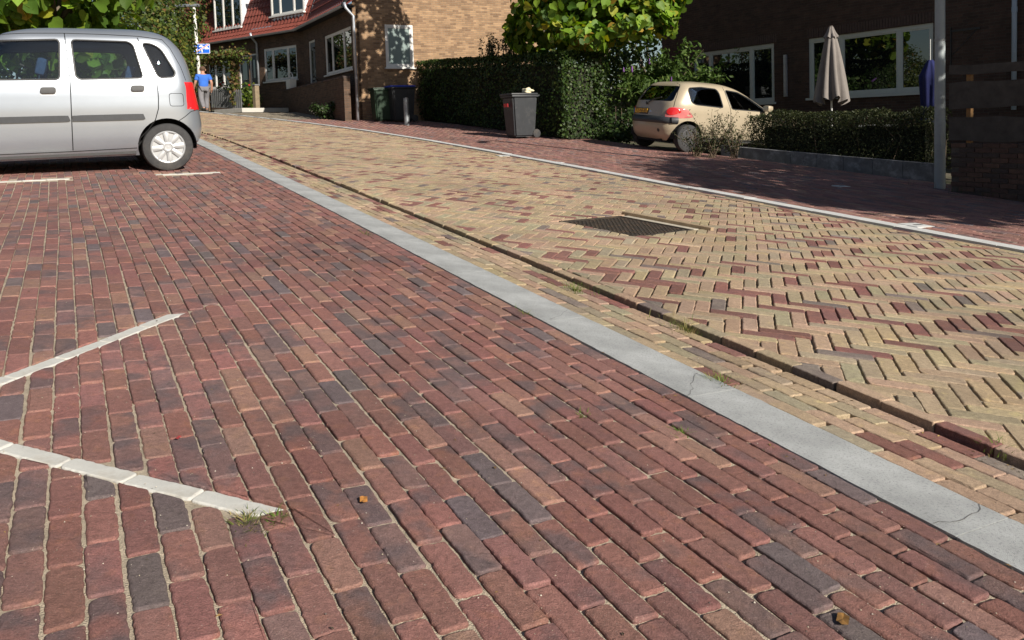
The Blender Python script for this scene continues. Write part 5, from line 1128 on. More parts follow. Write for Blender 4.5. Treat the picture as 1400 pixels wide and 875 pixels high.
# bicycle parked behind that wall: only bars and saddle stand above it
xx, _ = LW.hit(424, 110); bk = empty('bicycle', 'bicycle behind the low garden wall with only handlebars showing', 'bicycle', LW.mw @ Matrix.Translation((xx, .45, ground_z(*LW.pt(xx, .45, 0)[:2]))))
zz = ztw - bk.matrix_world.translation.z; zz = max(.8, zz)
for x_ in (-.5, .5): MB().tube([(x_ + .33 * math.cos(t), 0, .34 + .33 * math.sin(t)) for t in np.linspace(0, 2 * math.pi, 29)], .018, 6).build('wheel', BLACKP, bk)
MB().tube([(-.5, 0, .34), (-.12, 0, .30), (.36, 0, .72), (-.22, 0, .70), (-.12, 0, .30)], .018, 6).tube([(-.5, 0, .34), (-.22, 0, .70)], .012, 6).build('frame', STEEL, bk); MB().tube([(.5, 0, .34), (.36, 0, .72), (.33, 0, zz + .08)], .015, 6).build('fork', STEEL, bk)
MB().tube([(.10, -.3, zz + .26), (.22, -.27, zz + .30), (.33, -.1, zz + .14), (.33, .1, zz + .14), (.22, .27, zz + .30), (.10, .3, zz + .26)], .014, 6).build('handlebar', CHROME, bk); MB().tube([(-.22, 0, .70), (-.25, 0, zz)], .014, 6).build('seat_post', CHROME, bk); MB().box(-.38, -.12, -.09, .09, zz, zz + .07, bev=.03).build('saddle', BLACKP, bk, auto=40)
# end post of that wall and picket fence before the far part
FP = Facade(FB.pt(FB.hit(350, 120)[0], -1.6, 0), AZ2)
gz2 = lambda x, y=0: ground_z(*FP.pt(x, y, 0)[:2])
pk = empty('picket_fence', 'low grey picket fence in front of the far terrace door', 'fence', FP.mw); x0p, x1p = FP.hit(330, 135)[0], FP.hit(286, 135)[0]
for k in range(int((x1p - x0p) / .13)): x = x0p + k * .13; g_ = gz2(x); MB().prism([(x, g_ + .05), (x + .08, g_ + .05), (x + .08, g_ + .74), (x + .04, g_ + .79), (x, g_ + .74)], -.01, .01, XZ).build('picket', GREYW, pk)
for z_ in (.22, .58): MB().add([(x0p - .05, .012, gz2(x0p) + z_), (x1p, .012, gz2(x1p) + z_), (x1p, .05, gz2(x1p) + z_), (x0p - .05, .05, gz2(x0p) + z_), (x0p - .05, .012, gz2(x0p) + z_ + .08), (x1p, .012, gz2(x1p) + z_ + .08), (x1p, .05, gz2(x1p) + z_ + .08), (x0p - .05, .05, gz2(x0p) + z_ + .08)], [(0, 1, 5, 4), (4, 5, 6, 7), (2, 3, 7, 6), (0, 3, 2, 1)]).build('rail', GREYW, pk)
xx = FP.hit(350, 130)[0]; o = empty('gate_post', 'weathered wooden gate post at the end of the picket fence path', 'post', FP.mw @ Matrix.Translation((xx, 0, gz2(xx)))); MB().box(-.09, .09, -.09, .09, -.1, .95, bev=.012).build('post', plain('gate_wood', (.22, .17, .11), .85, var=.3), o); MB().box(-.11, .11, -.11, .11, .95, 1.0, bev=.01).build('cap', GREYW, o)
pg = empty('pergola', 'rustic vine pergola in front of the far window', 'pergola', FP.mw); xpa, xpb = FP.hit(318, 100)[0], FP.hit(283, 100)[0]; zpg = FP.hit(318, 74)[1]
for x in (xpa, xpb): MB().tube([(x, .05, gz2(x) - .1), (x + .03, .07, gz2(x) + 1.0), (x - .02, .05, zpg)], [.06, .05, .045], 8).build('post', plain('vine_wood', (.20, .13, .08), .9, var=.3), pg)
MB().tube([(xpa - .5, .05, zpg + .05), (xpb + .3, .05, zpg - .05)], .05, 8).build('beam', plain('beam_wood', (.22, .15, .09), .9, var=.3), pg)
# pale doorstep slab
xx = FP.hit(334, 147)[0]; ss = MB(); g_ = gz2(xx, .2); ss.box(xx - .9, xx + .9, -.7, 1.5, g_ - .1, g_ + .06, bev=.01); o = ss.build('doorstep', plain('pale_slab', (.50, .48, .44), .9, var=.1), None, mw=FP.mw); tag(o, 'pale concrete doorstep slab between picket fence and garden wall', 'doorstep')
# ================================================================ PLANTS
LEAF = attr_mat('leaves', rough=.55, speck=.15, bump=0, trans=.35, dark=(.03, .02, .01))
LEAFD = attr_mat('hedge_leaves', rough=.5, speck=.15, bump=0, trans=.22, dark=(.02, .02, .01))
BARK = plain('bark', (.12, .095, .07), .95, var=.35, scale=9, bump=.8, bscale=30)
TWIG = plain('twig', (.13, .095, .065), .95, var=.3, scale=9)
QUAD = (np.array([(0, -.5, 0), (.5, 0, .12), (0, .5, 0), (-.5, 0, .12)]), [(0, 1, 2, 3)])
LONG = (np.array([(0, -.5, 0), (.22, -.1, .06), (.14, .25, .04), (0, .5, -.05), (-.14, .25, .04), (-.22, -.1, .06)]), [(0, 1, 2, 3), (0, 3, 4, 5)])
HEART = (np.array([(0, -.36, 0), (.22, -.5, .07), (.46, -.3, .12), (.45, .02, .10), (.22, .32, .02), (0, .58, -.10), (-.22, .32, .02), (-.45, .02, .10), (-.46, -.3, .12), (-.22, -.5, .07)]), [(0, 1, 2, 3), (0, 3, 4, 5), (0, 5, 6, 7), (0, 7, 8, 9)])
def scatter(name, pts, nrmls, size, shape, cols, mat, parent, droop=0.0, mw=None, kind=None):
    """one leaf per point, turned to its normal"""
    pts = np.asarray(pts, float); N_ = len(pts); nz = np.asarray(nrmls, float); nz /= np.linalg.norm(nz, axis=1)[:, None] + 1e-9
    t = rng.normal(size=(N_, 3)); t[:, 2] -= droop; t -= (t * nz).sum(1)[:, None] * nz; t /= np.linalg.norm(t, axis=1)[:, None] + 1e-9; s_ = np.cross(t, nz)
    sz = size * rng.uniform(.6, 1.35, N_); tv, tf = shape; k = len(tv)
    V = pts[:, None, :] + sz[:, None, None] * (tv[None, :, 0:1] * s_[:, None, :] + tv[None, :, 1:2] * t[:, None, :] + tv[None, :, 2:3] * nz[:, None, :])
    V = V.reshape(-1, 3); me = bpy.data.meshes.new(name); nf = len(tf); lens = [len(f) for f in tf]; fl = np.concatenate([np.array(f) for f in tf])
    loops = (fl[None, :] + (np.arange(N_) * k)[:, None]).ravel(); me.vertices.add(len(V)); me.vertices.foreach_set('co', V.ravel().astype(np.float32))
    me.loops.add(len(loops)); me.loops.foreach_set('vertex_index', loops.astype(np.int32)); ln_ = np.tile(lens, N_); st_ = np.concatenate([[0], np.cumsum(ln_)[:-1]])
    me.polygons.add(len(ln_)); me.polygons.foreach_set('loop_start', st_.astype(np.int32)); me.update(calc_edges=True); me.validate()
    a = me.color_attributes.new('bc', 'FLOAT_COLOR', 'POINT'); c4 = np.concatenate([np.repeat(np.asarray(cols), k, axis=0), np.zeros((N_ * k, 1))], 1); a.data.foreach_set('color', c4.ravel().astype(np.float32)); me.materials.append(mat)
    o = bpy.data.objects.new(name, me); link(o, parent)
    if kind: tag(o, kind=kind)
    return o
def palette(n, cs, wts, j=.22):
    cs = np.array(cs); idx = rng.choice(len(cs), n, p=np.array(wts) / sum(wts)); return cs[idx] * rng.uniform(1 - j, 1 + j, (n, 1)) * rng.uniform(.93, 1.07, (n, 3))
def clumps(n, c, rad, nc, spread, shell=.55, flat=1.0):
    """points gathered in clumps through an ellipsoid, more of them near the outside"""
    c = np.array(c); rad = np.array(rad); d = rng.normal(size=(nc, 3)); d /= np.linalg.norm(d, axis=1)[:, None]; r_ = rng.uniform(shell, 1, nc) ** .6
    cc = d * r_[:, None]; which = rng.integers(0, nc, n); off = rng.normal(size=(n, 3)) * spread * rng.uniform(.6, 1.3, nc)[which][:, None]
    p = cc[which] + off; l = np.linalg.norm(p, axis=1); p[l > 1.12] *= (1.12 / l[l > 1.12])[:, None]; nr_ = p + rng.normal(size=(n, 3)) * .5 + np.array((0, 0, .5)); return c + p * rad, nr_
def limbs(parent, base, top, r0, ends, name='trunk', mat=None):
    b = MB(); base, top = Vector(base), Vector(top); m = (base + top) / 2 + Vector((random.gauss(0, .06), random.gauss(0, .06), 0)); b.tube([base - Vector((0, 0, .2)), m, top], [r0 * 1.2, r0, r0 * .8], 10); b.build(name, mat or BARK, parent, smooth=True)
    for e in ends:
        e = Vector(e); q = top.lerp(e, .5) + Vector((random.gauss(0, .1), random.gauss(0, .1), .1)); MB().tube([top - Vector((0, 0, .05)), q, e], [r0 * .55, r0 * .35, r0 * .12], 7).build('limb', mat or BARK, parent, smooth=True)
def tree(label, base, crown, rad, n, size, shape, cols, wts, nc=60, spread=.16, r0=.14, mat=None, droop=.6, extra=None, name='tree', cat='tree'):
    base = Vector(base); o = empty(name, label, cat, upmw(base), 'trees and tall bushes around the street'); c = Vector(crown) - base
    ends = [c + Vector((rad[0] * .75 * math.cos(a), rad[1] * .75 * math.sin(a), random.uniform(-.2, .7) * rad[2])) for a in np.linspace(0, 6.28, 8)[:-1]]
    limbs(o, (0, 0, 0), c - Vector((0, 0, rad[2] * .65)), r0, ends)
    p, nn = clumps(n, c, rad, nc, spread)
    if extra: 
        for (ec, er, en, enc) in extra: q, m = clumps(en, Vector(ec) - base, er, enc, .2); p = np.concatenate([p, q]); nn = np.concatenate([nn, m])
    scatter('crown', p, nn, size, shape, palette(len(p), cols, wts), mat or LEAF, o, droop); return o
GR = [(.17, .27, .028), (.11, .195, .022), (.06, .12, .017), (.30, .31, .035), (.34, .23, .035)]
def gpt(p): return Vector((p[0], p[1], ground_z(p[0], p[1])))

# ---- big-leaved tree above the hedge
cT = P(818, -46, 19.6); bT = gpt(P(812, 150, 21.6))
tree('large-leaved bright green tree overhanging the clipped hedge', bT, cT, (2.15, 1.7, 1.75), 4300, .20, HEART, GR, (6, 5, 3, 1.6, .5), nc=110, spread=.14, extra=[(G(9.45, 18.9, 6.0), (1.15, 1.3, 1.9), 1300, 30), (G(9.9, 18.9, 4.6), (.7, .8, .7), 380, 10), (P(868, 30, 18.9), (.9, .8, .55), 600, 18), (P(745, 40, 20.3), (.9, .8, .75), 700, 18), (P(805, 52, 18.9), (.9, .7, .3), 330, 12)])
# ---- big-leaved tree behind the silver car
cT = P(72, -22, 14.2); bT = gpt(P(75, 60, 14.4))
tree('large-leaved green tree rising behind the silver car roof', bT, cT, (1.5, 1.2, 1.05), 1150, .24, HEART, GR, (6, 5, 4, .8, .1), nc=44, spread=.18, r0=.10, extra=[(P(30, 60, 14.5), (1.0, .7, .6), 250, 10), (P(120, 60, 14.6), (.8, .7, .6), 220, 10)])
# ---- loose trees and shrubs along the left side of the street, from near to far
OL = [(.10, .125, .022), (.055, .085, .016), (.03, .055, .012), (.18, .17, .035), (.14, .08, .03)]
for (lab, px, py, dep, rad, n, sz, wts) in (('olive green small-leaved tree left of the white house gable', 178, 40, 24, (1.9, 1.7, 2.0), 9000, .095, (4, 4, 3, 1.5, .5)),
        ('dark green tree standing over the sign post', 232, 38, 36, (2.6, 2.3, 2.6), 9000, .12, (2, 4, 5, .6, .4)),
        ('tall dark tree touching the tiled roof at the far end', 262, 8, 43, (2.3, 2.3, 3.4), 8000, .13, (2, 4, 5, .5, .3)),
        ('yellow-green bush low behind the silver car windows', 110, 95, 19, (2.4, 1.5, 1.3), 7000, .10, (5, 4, 2, 1.5, .3)),
        ('reddish brown leafy shrub behind the walking person', 252, 92, 35, (1.3, 1.2, 1.3), 4500, .09, (1, 2, 4, .5, 4)),
        ('broad green tree behind the silver car at the left edge', 20, 70, 22, (3.0, 2.0, 2.2), 7000, .13, (5, 4, 3, 1, .2)),
        ('green bush beyond the rear quarter window of the silver car', 205, 105, 30, (1.8, 1.5, 1.5), 6000, .10, (4, 4, 3, 1, .5))):
    c_ = P(px, py, dep); tree(lab, gpt(c_), c_, rad, n, sz, QUAD, OL, wts, nc=70, spread=.15, r0=.09)
# ---- clipped hedge: long dark face to the street, sunlit end
HG = [(.040, .075, .014), (.028, .055, .012), (.02, .038, .010), (.075, .11, .025)]
def clipped_hedge(label, F, x0, x1, y0, y1, ztop, n, size, cols, wts, shape=QUAD, rough=.05, twigs=True, zlow=None, mat=None, core=True, fill=.2):
    """box of foliage in the facade frame F; ztop(x) is the clipped height in world z"""
    o = empty('hedge', label, 'hedge', F.mw); areas = [(x1 - x0) * 2.0, (x1 - x0) * 2.0, (y1 - y0) * 2.0, (y1 - y0) * 2.0, (x1 - x0) * (y1 - y0) * 1.6]; areas = np.array(areas) / sum(areas); P_ = []; Nn = []
    gz_ = lambda x, y: ground_z(*F.pt(x, y, 0)[:2])
    for _ in range(n):
        f_ = rng.choice(5, p=areas); a_, t_ = rng.uniform(), rng.uniform(); dpt = abs(rng.normal(0, rough)) if rng.uniform() > fill else rng.uniform(0, .35)
        if f_ == 0: x, y, nn = x0 + (x1 - x0) * a_, y0 + dpt, (0, -1, .3)
        elif f_ == 1: x, y, nn = x0 + (x1 - x0) * a_, y1 - dpt, (0, 1, .3)
        elif f_ == 2: x, y, nn = x0 + dpt, y0 + (y1 - y0) * a_, (-1, 0, .3)
        elif f_ == 3: x, y, nn = x1 - dpt, y0 + (y1 - y0) * a_, (1, 0, .3)
        else: x, y, nn = x0 + (x1 - x0) * a_, y0 + (y1 - y0) * t_, (0, 0, 1)
        zt = ztop(x) + .035 * math.sin(x * 5 + y * 3); zg = gz_(x, y) if zlow is None else zlow(x)
        bul = .05 * math.sin(x * 2.3 + 1) + .04 * math.sin(t_ * 9 + x * 3)
        if f_ == 4: z = zt - dpt
        else: z = zg + .05 + (zt - zg - .05) * t_; y += bul * (f_ < 2); x += bul * (f_ in (2, 3))
        if f_ < 4 and z > zt - .12: k = (z - zt + .12) * .5; y += (k if f_ == 0 else -k if f_ == 1 else 0); x += (k if f_ == 2 else -k if f_ == 3 else 0)
        P_.append((x, y, z)); Nn.append(np.array(nn) + rng.normal(0, .55, 3))
    scatter('foliage', P_, Nn, size, shape, palette(len(P_), cols, wts), mat or LEAFD, o)
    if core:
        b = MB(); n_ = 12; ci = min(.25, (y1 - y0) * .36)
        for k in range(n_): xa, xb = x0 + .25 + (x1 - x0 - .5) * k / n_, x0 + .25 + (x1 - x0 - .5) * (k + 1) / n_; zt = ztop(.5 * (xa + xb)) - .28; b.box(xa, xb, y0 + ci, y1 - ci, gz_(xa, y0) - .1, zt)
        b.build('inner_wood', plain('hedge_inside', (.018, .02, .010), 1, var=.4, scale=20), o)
    if twigs:
        for k in range(26):
            x = x0 + (x1 - x0) * (k + rng.uniform()) / 26; y = rng.uniform(y0 + .1, y1 - .1); g_ = gz_(x, y) if zlow is None else zlow(x); MB().tube([(x, y, g_), (x + rng.normal(0, .1), y + rng.normal(0, .06), .5 * (g_ + ztop(x))), (x + rng.normal(0, .15), y, ztop(x) - .1)], [.012, .008, .004], 5).build('stem', TWIG, o)
    return o
hc = G(*onground(772, 192)); FH = Facade(hc, ROAD_AZ); xh1 = FH.hit(563, 120)[0]; zh0, zh1 = FH.hit(772, 70)[1], FH.hit(563, 84)[1]
clipped_hedge('tall clipped dark green hedge between the wheelie bin and the driveway', FH, 0, xh1, 0, 1.25, lambda x: zh0 + (zh1 - zh0) * min(1, max(0, x / xh1)), 34000, .060, HG, (4, 4, 3, 2), twigs=False)
# upright shoots of a shrub sticking out above that hedge
sh_o = empty('shrub', 'dark spiky shrub shoots standing above the clipped hedge', 'shrub', upmw(gpt(P(680, 120, 22.5)))); base = sh_o.matrix_world.translation; P_ = []; Nn = []
for k in range(34):
    px = random.gauss(682, 17); px = min(718, max(636, px)); tp_ = P(px, random.uniform(36, 66) + abs(px - 682) * .35, random.uniform(22.0, 23)) - base; bt_ = Vector((tp_.x + random.gauss(0, .1), tp_.y, 1.0)); MB().tube([bt_, tp_], [.012, .004], 5).build('shoot', TWIG, sh_o)
    for j in range(46): q = bt_.lerp(tp_, 1 - rng.uniform() ** 1.3 * .75); P_.append(q + Vector(rng.normal(0, .035, 3))); Nn.append(rng.normal(0, 1, 3))
scatter('foliage', P_, Nn, .085, LONG, palette(len(P_), [(.035, .05, .015), (.06, .07, .025)], (2, 1)), LEAFD, sh_o)
# ---- butterfly bush with purple flowers behind the beige car
cB = P(912, 98, 20.6); bB = gpt(cB); bd = empty('butterfly_bush', 'loose green bush with purple flower spikes behind the beige car', 'shrub', upmw(bB)); cc = cB - bB; zoff = max(.2, cc.z - 1.25); P_ = []; Nn = []; tips = []
for k in range(120):
    a = random.uniform(0, 6.28); e = random.uniform(.15, 1.35); L_ = random.uniform(.9, 1.7); d = Vector((math.cos(a) * math.cos(e), math.sin(a) * math.cos(e), math.sin(e))); s0 = Vector((random.gauss(0, .3), random.gauss(0, .2), zoff + random.uniform(0, .7))); e1 = s0 + d * L_ + Vector((0, 0, -.12 * L_)); 
    if k < 40: MB().tube([s0, s0.lerp(e1, .5) + Vector((0, 0, .1)), e1], [.014, .009, .004], 5).build('branch', TWIG, bd)
    tips.append(e1)
    for j in range(80): t = rng.uniform(.15, 1); q = s0.lerp(e1, t) + Vector((0, 0, .35 * t * (1 - t))); P_.append(np.array(q) + rng.normal(0, .07, 3)); Nn.append(rng.normal(0, .7, 3) + (0, 0, .6))
scatter('foliage', P_, Nn, .15, LONG, palette(len(P_), [(.09, .15, .035), (.06, .105, .025), (.13, .18, .05)], (3, 3, 1)), LEAF, bd, .5)
PURP = plain('purple_flower', (.22, .09, .34), .8, var=.2)
for q in tips[:14]: MB().lathe([(.0001, 0), (.032, .03), (.026, .10), (.010, .19), (.0001, .2)], 8, Matrix.Translation(q) @ Matrix.Rotation(random.uniform(.3, 1.3), 4, 'X')).build('flower_spike', PURP, bd, smooth=True)
b0 = gpt(P(845, 175, 19.2)); o = empty('shrub', 'added dark leaf mound standing for shade between the hedge end and the beige car', 'shrub', upmw(b0)); p, nn = clumps(2600, (0, 0, .3), (.7, .8, .45), 30, .2, .3); scatter('foliage', p, nn, .07, QUAD, palette(len(p), [(.03, .055, .014), (.02, .04, .01), (.05, .08, .02)], (3, 3, 1)), LEAFD, o)  # mound put in to cover sunlit earth that should lie in shade
for k in range(6): MB().tube([(random.gauss(0, .1), 0, -.05), (random.gauss(0, .3), random.gauss(0, .2), random.uniform(.4, .8))], [.015, .006], 5).build('stem', TWIG, o)
# ---- twiggy hedge on the low garden wall
FT = Facade(FWk.pt(0, .1, 0), az); zt0, zt1 = FT.hit(1282, 150)[1], FT.hit(1030, 154)[1]; xq = FT.hit(1022, 180)[0]
TG = [(.050, .060, .020), (.035, .045, .016), (.075, .08, .035), (.02, .028, .01)]
clipped_hedge('low twiggy dark hedge on the garden wall in front of the umbrella', FT, 0.02, xq, .0, 0.55, lambda x: zt0 + (zt1 - zt0) * x / xq + .03 * math.sin(x * 7), 21000, .042, TG, (3, 3, 1.5, 2), core=True, fill=.3, rough=.08, shape=LONG)
for (px0, dep, lab) in ((975, 14.9, 'sparse half-bare bush in front of the beige car door'), (1003, 14.8, 'thin twiggy bush between the beige car and the garden hedge'), (953, 15.0, 'low sparse bush beside the rear wheel of the beige car')):
    b0 = gpt(P(px0, 205, dep)); o = empty('bush', lab, 'shrub', upmw(b0), 'sparse bushes beside the beige car'); P_ = []; Nn = []; hgt = (P(px0, 152 if px0 > 960 else 168, dep).z - b0.z)
    for k in range(16):
        tp_ = Vector((random.gauss(0, .24), random.gauss(0, .15), hgt * random.uniform(.55, 1.05))); mid_ = Vector((tp_.x * .35, tp_.y * .35, tp_.z * .45)); MB().tube([(random.gauss(0, .04), 0, 0), mid_, tp_], [.009, .006, .003], 5).build('stem', TWIG, o)
        for j in range(48): t = rng.uniform(.25, 1.0); q = Vector((0, 0, 0)).lerp(mid_, t * 2) if t < .5 else mid_.lerp(tp_, t * 2 - 1); P_.append(np.array(q) + rng.normal(0, .045, 3)); Nn.append(rng.normal(0, 1, 3))
    scatter('foliage', P_, Nn, .042, LONG, palette(len(P_), TG, (3, 3, 2, 1)), LEAFD, o)
# ---- shrub and climbers at the corner house
b0 = gpt(LW.pt(LW.hit(372, 140)[0] - .3, -.3, 0)); o = empty('shrub', 'round green shrub in front of the low garden wall', 'shrub', upmw(b0)); p, nn = clumps(3200, (0, 0, .55), (.95, .6, .62), 30, .2, .3); scatter('foliage', p, nn, .075, QUAD, palette(len(p), [(.05, .09, .02), (.03, .06, .015), (.09, .13, .035)], (3, 3, 1)), LEAFD, o)
for k in range(8): MB().tube([(random.gauss(0, .1), 0, -.05), (random.gauss(0, .35), random.gauss(0, .2), random.uniform(.5, .9))], [.015, .006], 5).build('stem', TWIG, o)
b0 = gpt(LW.pt(LW.hit(455, 150)[0], -.2, 0)); o = empty('shrub', 'small dark plant with pale blossoms at the foot of the garden wall', 'shrub', upmw(b0)); p, nn = clumps(900, (0, 0, .3), (.5, .25, .32), 14, .2, .3); scatter('foliage', p, nn, .07, QUAD, palette(len(p), [(.04, .07, .02), (.03, .05, .015), (.2, .2, .16)], (5, 4, .5)), LEAFD, o); MB().tube([(0, 0, -.05), (.03, 0, .3)], [.012, .006], 5).build('stem', TWIG, o)
vine = empty('climbing_vine', 'leafy vine climbing over the rustic pergola', 'vine', FP.mw); P_ = []; Nn = []
for k in range(1500):
    if rng.uniform() < .62: x = rng.uniform(xpa - .9, xpb + .5); q = (x, .05 + rng.normal(0, .14), zpg + .02 + rng.normal(0, .13) - .25 * rng.uniform() ** 3)
    else: x = xpa; q = (x + rng.normal(0, .09), .05 + rng.normal(0, .09), gz2(x) + rng.uniform(.1, 1) * (zpg - gz2(x)))
    P_.append(q); Nn.append(rng.normal(0, 1, 3))
scatter('foliage', P_, Nn, .11, QUAD, palette(len(P_), [(.12, .15, .03), (.10, .07, .03), (.06, .09, .02), (.2, .12, .05)], (3, 2, 2, 1.5)), LEAF, vine)
MB().tube([(xpa + .06, .0, gz2(xpa)), (xpa - .04, .1, zpg - .5), (xpa + .3, .05, zpg + .06), (xpb, .08, zpg)], [.02, .018, .014, .008], 6).build('stem', TWIG, vine)
fp = empty('flower_bed', 'green and red garden plants behind the grey picket fence', 'plants', FP.mw); P_ = []; Nn = []
for k in range(1100): x = rng.uniform(x0p - .2, x1p + .3); P_.append((x, .25 + abs(rng.normal(0, .2)), gz2(x) + rng.uniform(.1, 1) * (.75 + .3 * math.sin(x * 4)))); Nn.append(rng.normal(0, .7, 3) + (0, 0, .4))
scatter('foliage', P_, Nn, .10, QUAD, palette(len(P_), [(.14, .19, .03), (.08, .13, .02), (.45, .03, .04)], (4, 4, .35)), LEAF, fp)
# ---- off to the right, outside the frame: the street tree whose shade falls over the footpath
for k, (u, v, h, rad, n) in enumerate(((10.75, .7, 4.8, (1.75, 2.6, 1.7), 9500), (13.6, -4.5, 7.0, (2.6, 2.6, 2.2), 6000))):
    b0 = G(u + .5, v); c_ = G(u, v, h); tree(('street tree just beyond the right edge shading the footpath', 'tall street tree farther off beyond the right edge')[k], b0, c_, rad, n, .16, QUAD, GR, (4, 5, 3, 1, .3), nc=80, spread=.15, r0=.14)
# ---- trees closing the view between the two houses
for (lab, px, py, dep, rad, n) in (('dark tree far behind the clipped hedge and the large-leaved tree', 790, 60, 33, (3.2, 2.2, 3.4), 9000), ('dark tree far behind the butterfly bush', 890, 50, 36, (3.6, 2.4, 3.6), 9000)):
    c_ = P(px, py, dep); tree(lab, gpt(c_), c_, rad, n, .15, QUAD, OL, (2, 4, 5, .6, .3), nc=80, spread=.14, r0=.12)

# ---- weeds in the joints and fallen leaves
def weed(label, px, py, n, h, cols, spread=.03, w=0.0, name='weed'):
    u, v = onground(px, py); o = empty(name, label, 'weed', gmw(u, v), 'weeds growing in the paving'); b = MB(); V = []; Fc = []; C = []
    for k in range(n):
        a = random.uniform(0, 6.28); r_ = abs(random.gauss(0, spread)); x, y = r_ * math.cos(a), r_ * math.sin(a) * 1.6; hh_ = h * random.uniform(.4, 1.1); lean = hh_ * random.uniform(.3, 1.3); ca, sa = math.cos(a + random.gauss(0, .8)), math.sin(a + random.gauss(0, .8)); wd = random.uniform(.0012, .0026); c = (*jit(random.choice(cols), .25), 0); i0 = len(V)
        for t in (0, .4, .75, 1): px_, py_, pz_ = x + ca * lean * t * t, y + sa * lean * t * t, w - .008 + hh_ * t * (1 - .25 * t); ww = wd * (1 - t * .85); V += [(px_ - sa * ww, py_ + ca * ww, pz_), (px_ + sa * ww, py_ - ca * ww, pz_)]; C += [c, c]
        Fc += [(i0, i0 + 1, i0 + 3, i0 + 2), (i0 + 2, i0 + 3, i0 + 5, i0 + 4), (i0 + 4, i0 + 5, i0 + 7, i0 + 6)]
    tag(mesh_obj('blades', V, Fc, LEAF, o, cols=C), kind='stuff'); return o
DRY = [(.34, .27, .12), (.20, .20, .07), (.12, .16, .04)]; FRESH = [(.13, .24, .03), (.09, .18, .025), (.2, .26, .06)]
weed('dry grass tuft at the tip of the near white marking', 338, 713, 140, .022, DRY, .022); weed('small green weed tuft just right of the near white marking', 379, 708, 90, .024, DRY + FRESH, .013)
weed('grass tuft in the gutter groove nearest the manhole', 787, 394, 130, .055, DRY + FRESH, .05, -.01); weed('dry brown tuft halfway down the gutter groove', 937, 446, 150, .05, DRY, .05, -.01); weed('grass tuft beside the concrete strip on the gutter bricks', 985, 522, 130, .045, DRY + FRESH, .035, -.005)
weed('tiny bright green seedling between the red bricks', 795, 568, 26, .025, FRESH, .012); weed('small green sprout in the red bricks near the concrete strip', 932, 591, 40, .025, FRESH, .018); weed('green tuft against the left edge of the concrete strip', 716, 429, 50, .035, FRESH + DRY, .02); weed('weed in the gutter groove at the right edge', 1366, 614, 60, .05, DRY + FRESH, .025, -.01)
weed('short grass growing at the foot of the plank fence wall', 1335, 262, 260, .14, [(.03, .06, .015), (.05, .08, .02)], .3); weed('thin weeds along the far end of the gutter groove', 345, 215, 60, .06, DRY, .06, -.01); weed('small weed on the near edge of the concrete strip', 500, 320, 40, .04, DRY + FRESH, .025)
def fallen(label, px, py, size, col, ang):
    u, v = onground(px, py); n = 12; V = [(0, 0, .006)]
    for k in range(n): t = 2 * math.pi * k / n; r_ = size * (.5 if k % 2 else .42); V.append((r_ * math.cos(t) * .55, r_ * math.sin(t), .004 + .005 * abs(math.sin(t * 1.5 + 1))))
    o = mesh_obj('fallen_leaf', V, [(0, 1 + k, 1 + (k + 1) % n) for k in range(n)], plain('dead_leaf', col, .7, var=.35, scale=60), None); o.matrix_world = gmw(u, v, ang); tag(o, label, 'leaf', 'fallen leaves on the red bricks')
fallen('yellow and red fallen leaf on the bricks at the bottom right', 1152, 850, .05, (.17, .085, .02), 1.0); fallen('small orange fallen leaf between the red bricks', 497, 686, .04, (.42, .18, .04), .3); fallen('dark red leaf scrap on the red bricks', 244, 601, .025, (.25, .03, .03), .9)
# ================================================================ PERSON walking away up the street
SKIN = plain('skin', (.42, .22, .15), .6, var=.06); SHIRT = plain('blue_shirt', (.035, .14, .55), .9, var=.10, scale=9, bump=.3, bscale=20); TROUS = plain('grey_trousers', (.17, .165, .18), .9, var=.15, scale=9); HAIR = plain('hair', (.09, .05, .03), .9, var=.2); SHOE = plain('dark_shoe', (.03, .028, .025), .7, var=.2)
def skinned(name, pts, edges, rad, mat, parent, root=0, sub=2):
    me = bpy.data.meshes.new(name); me.from_pydata(pts, edges, []); o = bpy.data.objects.new(name, me); link(o)
    m = o.modifiers.new('k', 'SKIN'); m.use_smooth_shade = True; lay_ = me.skin_vertices[0] if me.skin_vertices else None
    if lay_ is None:
        bm = bmesh.new(); bm.from_mesh(me); bm.verts.layers.skin.verify(); bm.to_mesh(me); bm.free(); lay_ = me.skin_vertices[0]
    for i, r_ in enumerate(rad): lay_.data[i].radius = r_ if isinstance(r_, tuple) else (r_, r_); lay_.data[i].use_root = (i == root)
    s = o.modifiers.new('s', 'SUBSURF'); s.levels = sub; s.render_levels = sub; apply_mods(o); o.data.materials.clear(); o.data.materials.append(mat); o.data.polygons.foreach_set('use_smooth', [True] * len(o.data.polygons)); o.parent = parent; return o
pp = P(280, 148, 29.0); pp = gpt(pp); hgt = P(276, 92, 29.0).z - pp.z
per = empty('person', 'person in blue polo shirt and grey trousers walking away past the sign post', 'person', frame_mw(pp, ROAD_AZ + R(-8)) @ Matrix.Diagonal((1.22 * hgt / 1.78, hgt / 1.78, hgt / 1.78, 1)))
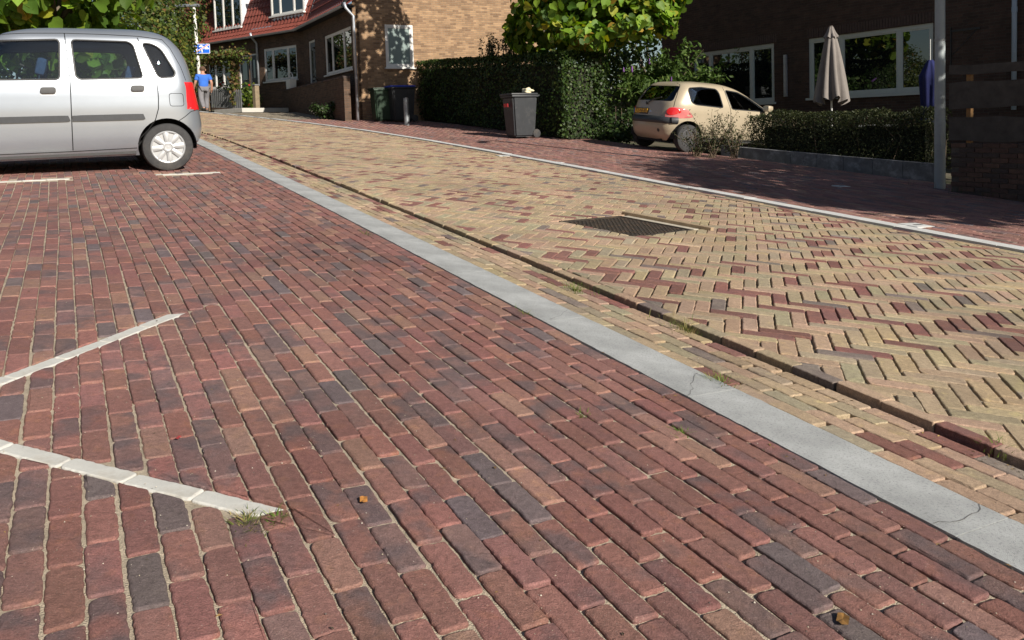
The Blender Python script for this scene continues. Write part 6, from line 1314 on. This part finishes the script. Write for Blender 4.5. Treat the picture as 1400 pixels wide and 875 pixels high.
# y forward (walking direction), x right
J = [(0, 0, .96), (0, -.01, 1.12), (0, 0, 1.30), (0, .01, 1.44), (0, .02, 1.52), (0, .03, 1.60), (0, .045, 1.70), (0, .03, 1.775),
     (.10, 0, .92), (.11, .16, .53), (.10, .12, .10), (.10, .24, .04),            # right leg forward
     (-.10, 0, .92), (-.11, -.06, .52), (-.10, -.32, .14), (-.10, -.22, .045),    # left leg trailing
     (.18, 0, 1.43), (.25, -.06, 1.16), (.27, .04, .92), (.27, .07, .84),           # right arm
     (-.18, 0, 1.43), (-.25, .04, 1.16), (-.27, .18, .96), (-.27, .22, .89)]
E_ = [(0, 1), (1, 2), (2, 3), (3, 4), (4, 5), (5, 6), (6, 7), (0, 8), (8, 9), (9, 10), (10, 11), (0, 12), (12, 13), (13, 14), (14, 15), (3, 16), (16, 17), (17, 18), (18, 19), (3, 20), (20, 21), (21, 22), (22, 23)]
RD = [(.15, .11), (.135, .10), (.16, .11), (.13, .09), .058, .066, (.082, .10), .06, .085, .062, .042, .036, .085, .062, .042, .036, .06, .045, .034, .034, .06, .045, .034, .034]
skinned('body', J, E_, RD, SKIN, per)
grow = lambda r_, k: tuple(x + k for x in r_) if isinstance(r_, tuple) else r_ + k
sub_i = [0, 1, 2, 3, 16, 17, 20, 21]; mp = {i: k for k, i in enumerate(sub_i)}
Js = [J[i] for i in sub_i]; Js[5] = tuple(np.array(J[16]) * .28 + np.array(J[17]) * .72); Js[7] = tuple(np.array(J[20]) * .28 + np.array(J[21]) * .72); Js[0] = (0, 0, .90)
skinned('shirt', Js, [(mp[a], mp[b_]) for a, b_ in E_ if a in mp and b_ in mp], [grow(RD[i], .030 if i not in (17, 21) else .032) for i in sub_i], SHIRT, per)
leg_i = [0, 8, 9, 10, 12, 13, 14]; mp = {i: k for k, i in enumerate(leg_i)}
skinned('trousers', [J[i] for i in leg_i], [(mp[a], mp[b_]) for a, b_ in E_ if a in mp and b_ in mp], [grow(RD[i], .024 if i else .012) for i in leg_i], TROUS, per)
bm = bmesh.new(); bmesh.ops.create_uvsphere(bm, u_segments=16, v_segments=10, radius=1)
b = MB(); bm.verts.index_update(); b.add([(v_.co.x * .098, v_.co.y * .115 + .028, 1.715 + v_.co.z * .105 + (.02 if v_.co.y > .5 and v_.co.z < 0 else 0)) for v_ in bm.verts], [[v_.index for v_ in f.verts] for f in bm.faces]); bm.free(); b.build('hair', HAIR, per, smooth=True)
MB().box(-.012, .012, .115, .165, 1.655, 1.70, bev=.008).build('nose', SKIN, per)
for s in (-1, 1): MB().box(s * .098 - .012, s * .098 + .012, .01, .05, 1.63, 1.70, bev=.01).build('ear', SKIN, per)
for (hx, hy, hz_) in ((.27, .07, .82), (-.27, .22, .87)):
    for k in range(4): MB().tube([(hx, hy - .025 + k * .017, hz_ + .02), (hx - .004, hy - .02 + k * .018, hz_ - .035 - .006 * (k in (1, 2))), (hx - .02, hy - .01 + k * .017, hz_ - .07)], [.0095, .0085, .007], 6).build('finger', SKIN, per)
    MB().tube([(hx, hy + .03, hz_ + .03), (hx - .005, hy + .055, hz_ + .0), (hx - .01, hy + .05, hz_ - .03)], [.011, .0095, .008], 6).build('thumb', SKIN, per)
for (fx, fy, fz, pit) in ((.10, .17, 0, 8), (-.10, -.30, .035, -38)): MB().box(-.048, .048, -.09, .17, 0, .085, Matrix.Translation((fx, fy, fz)) @ Matrix.Rotation(R(pit), 4, 'X'), bev=.03).build('shoe', SHOE, per, auto=50)
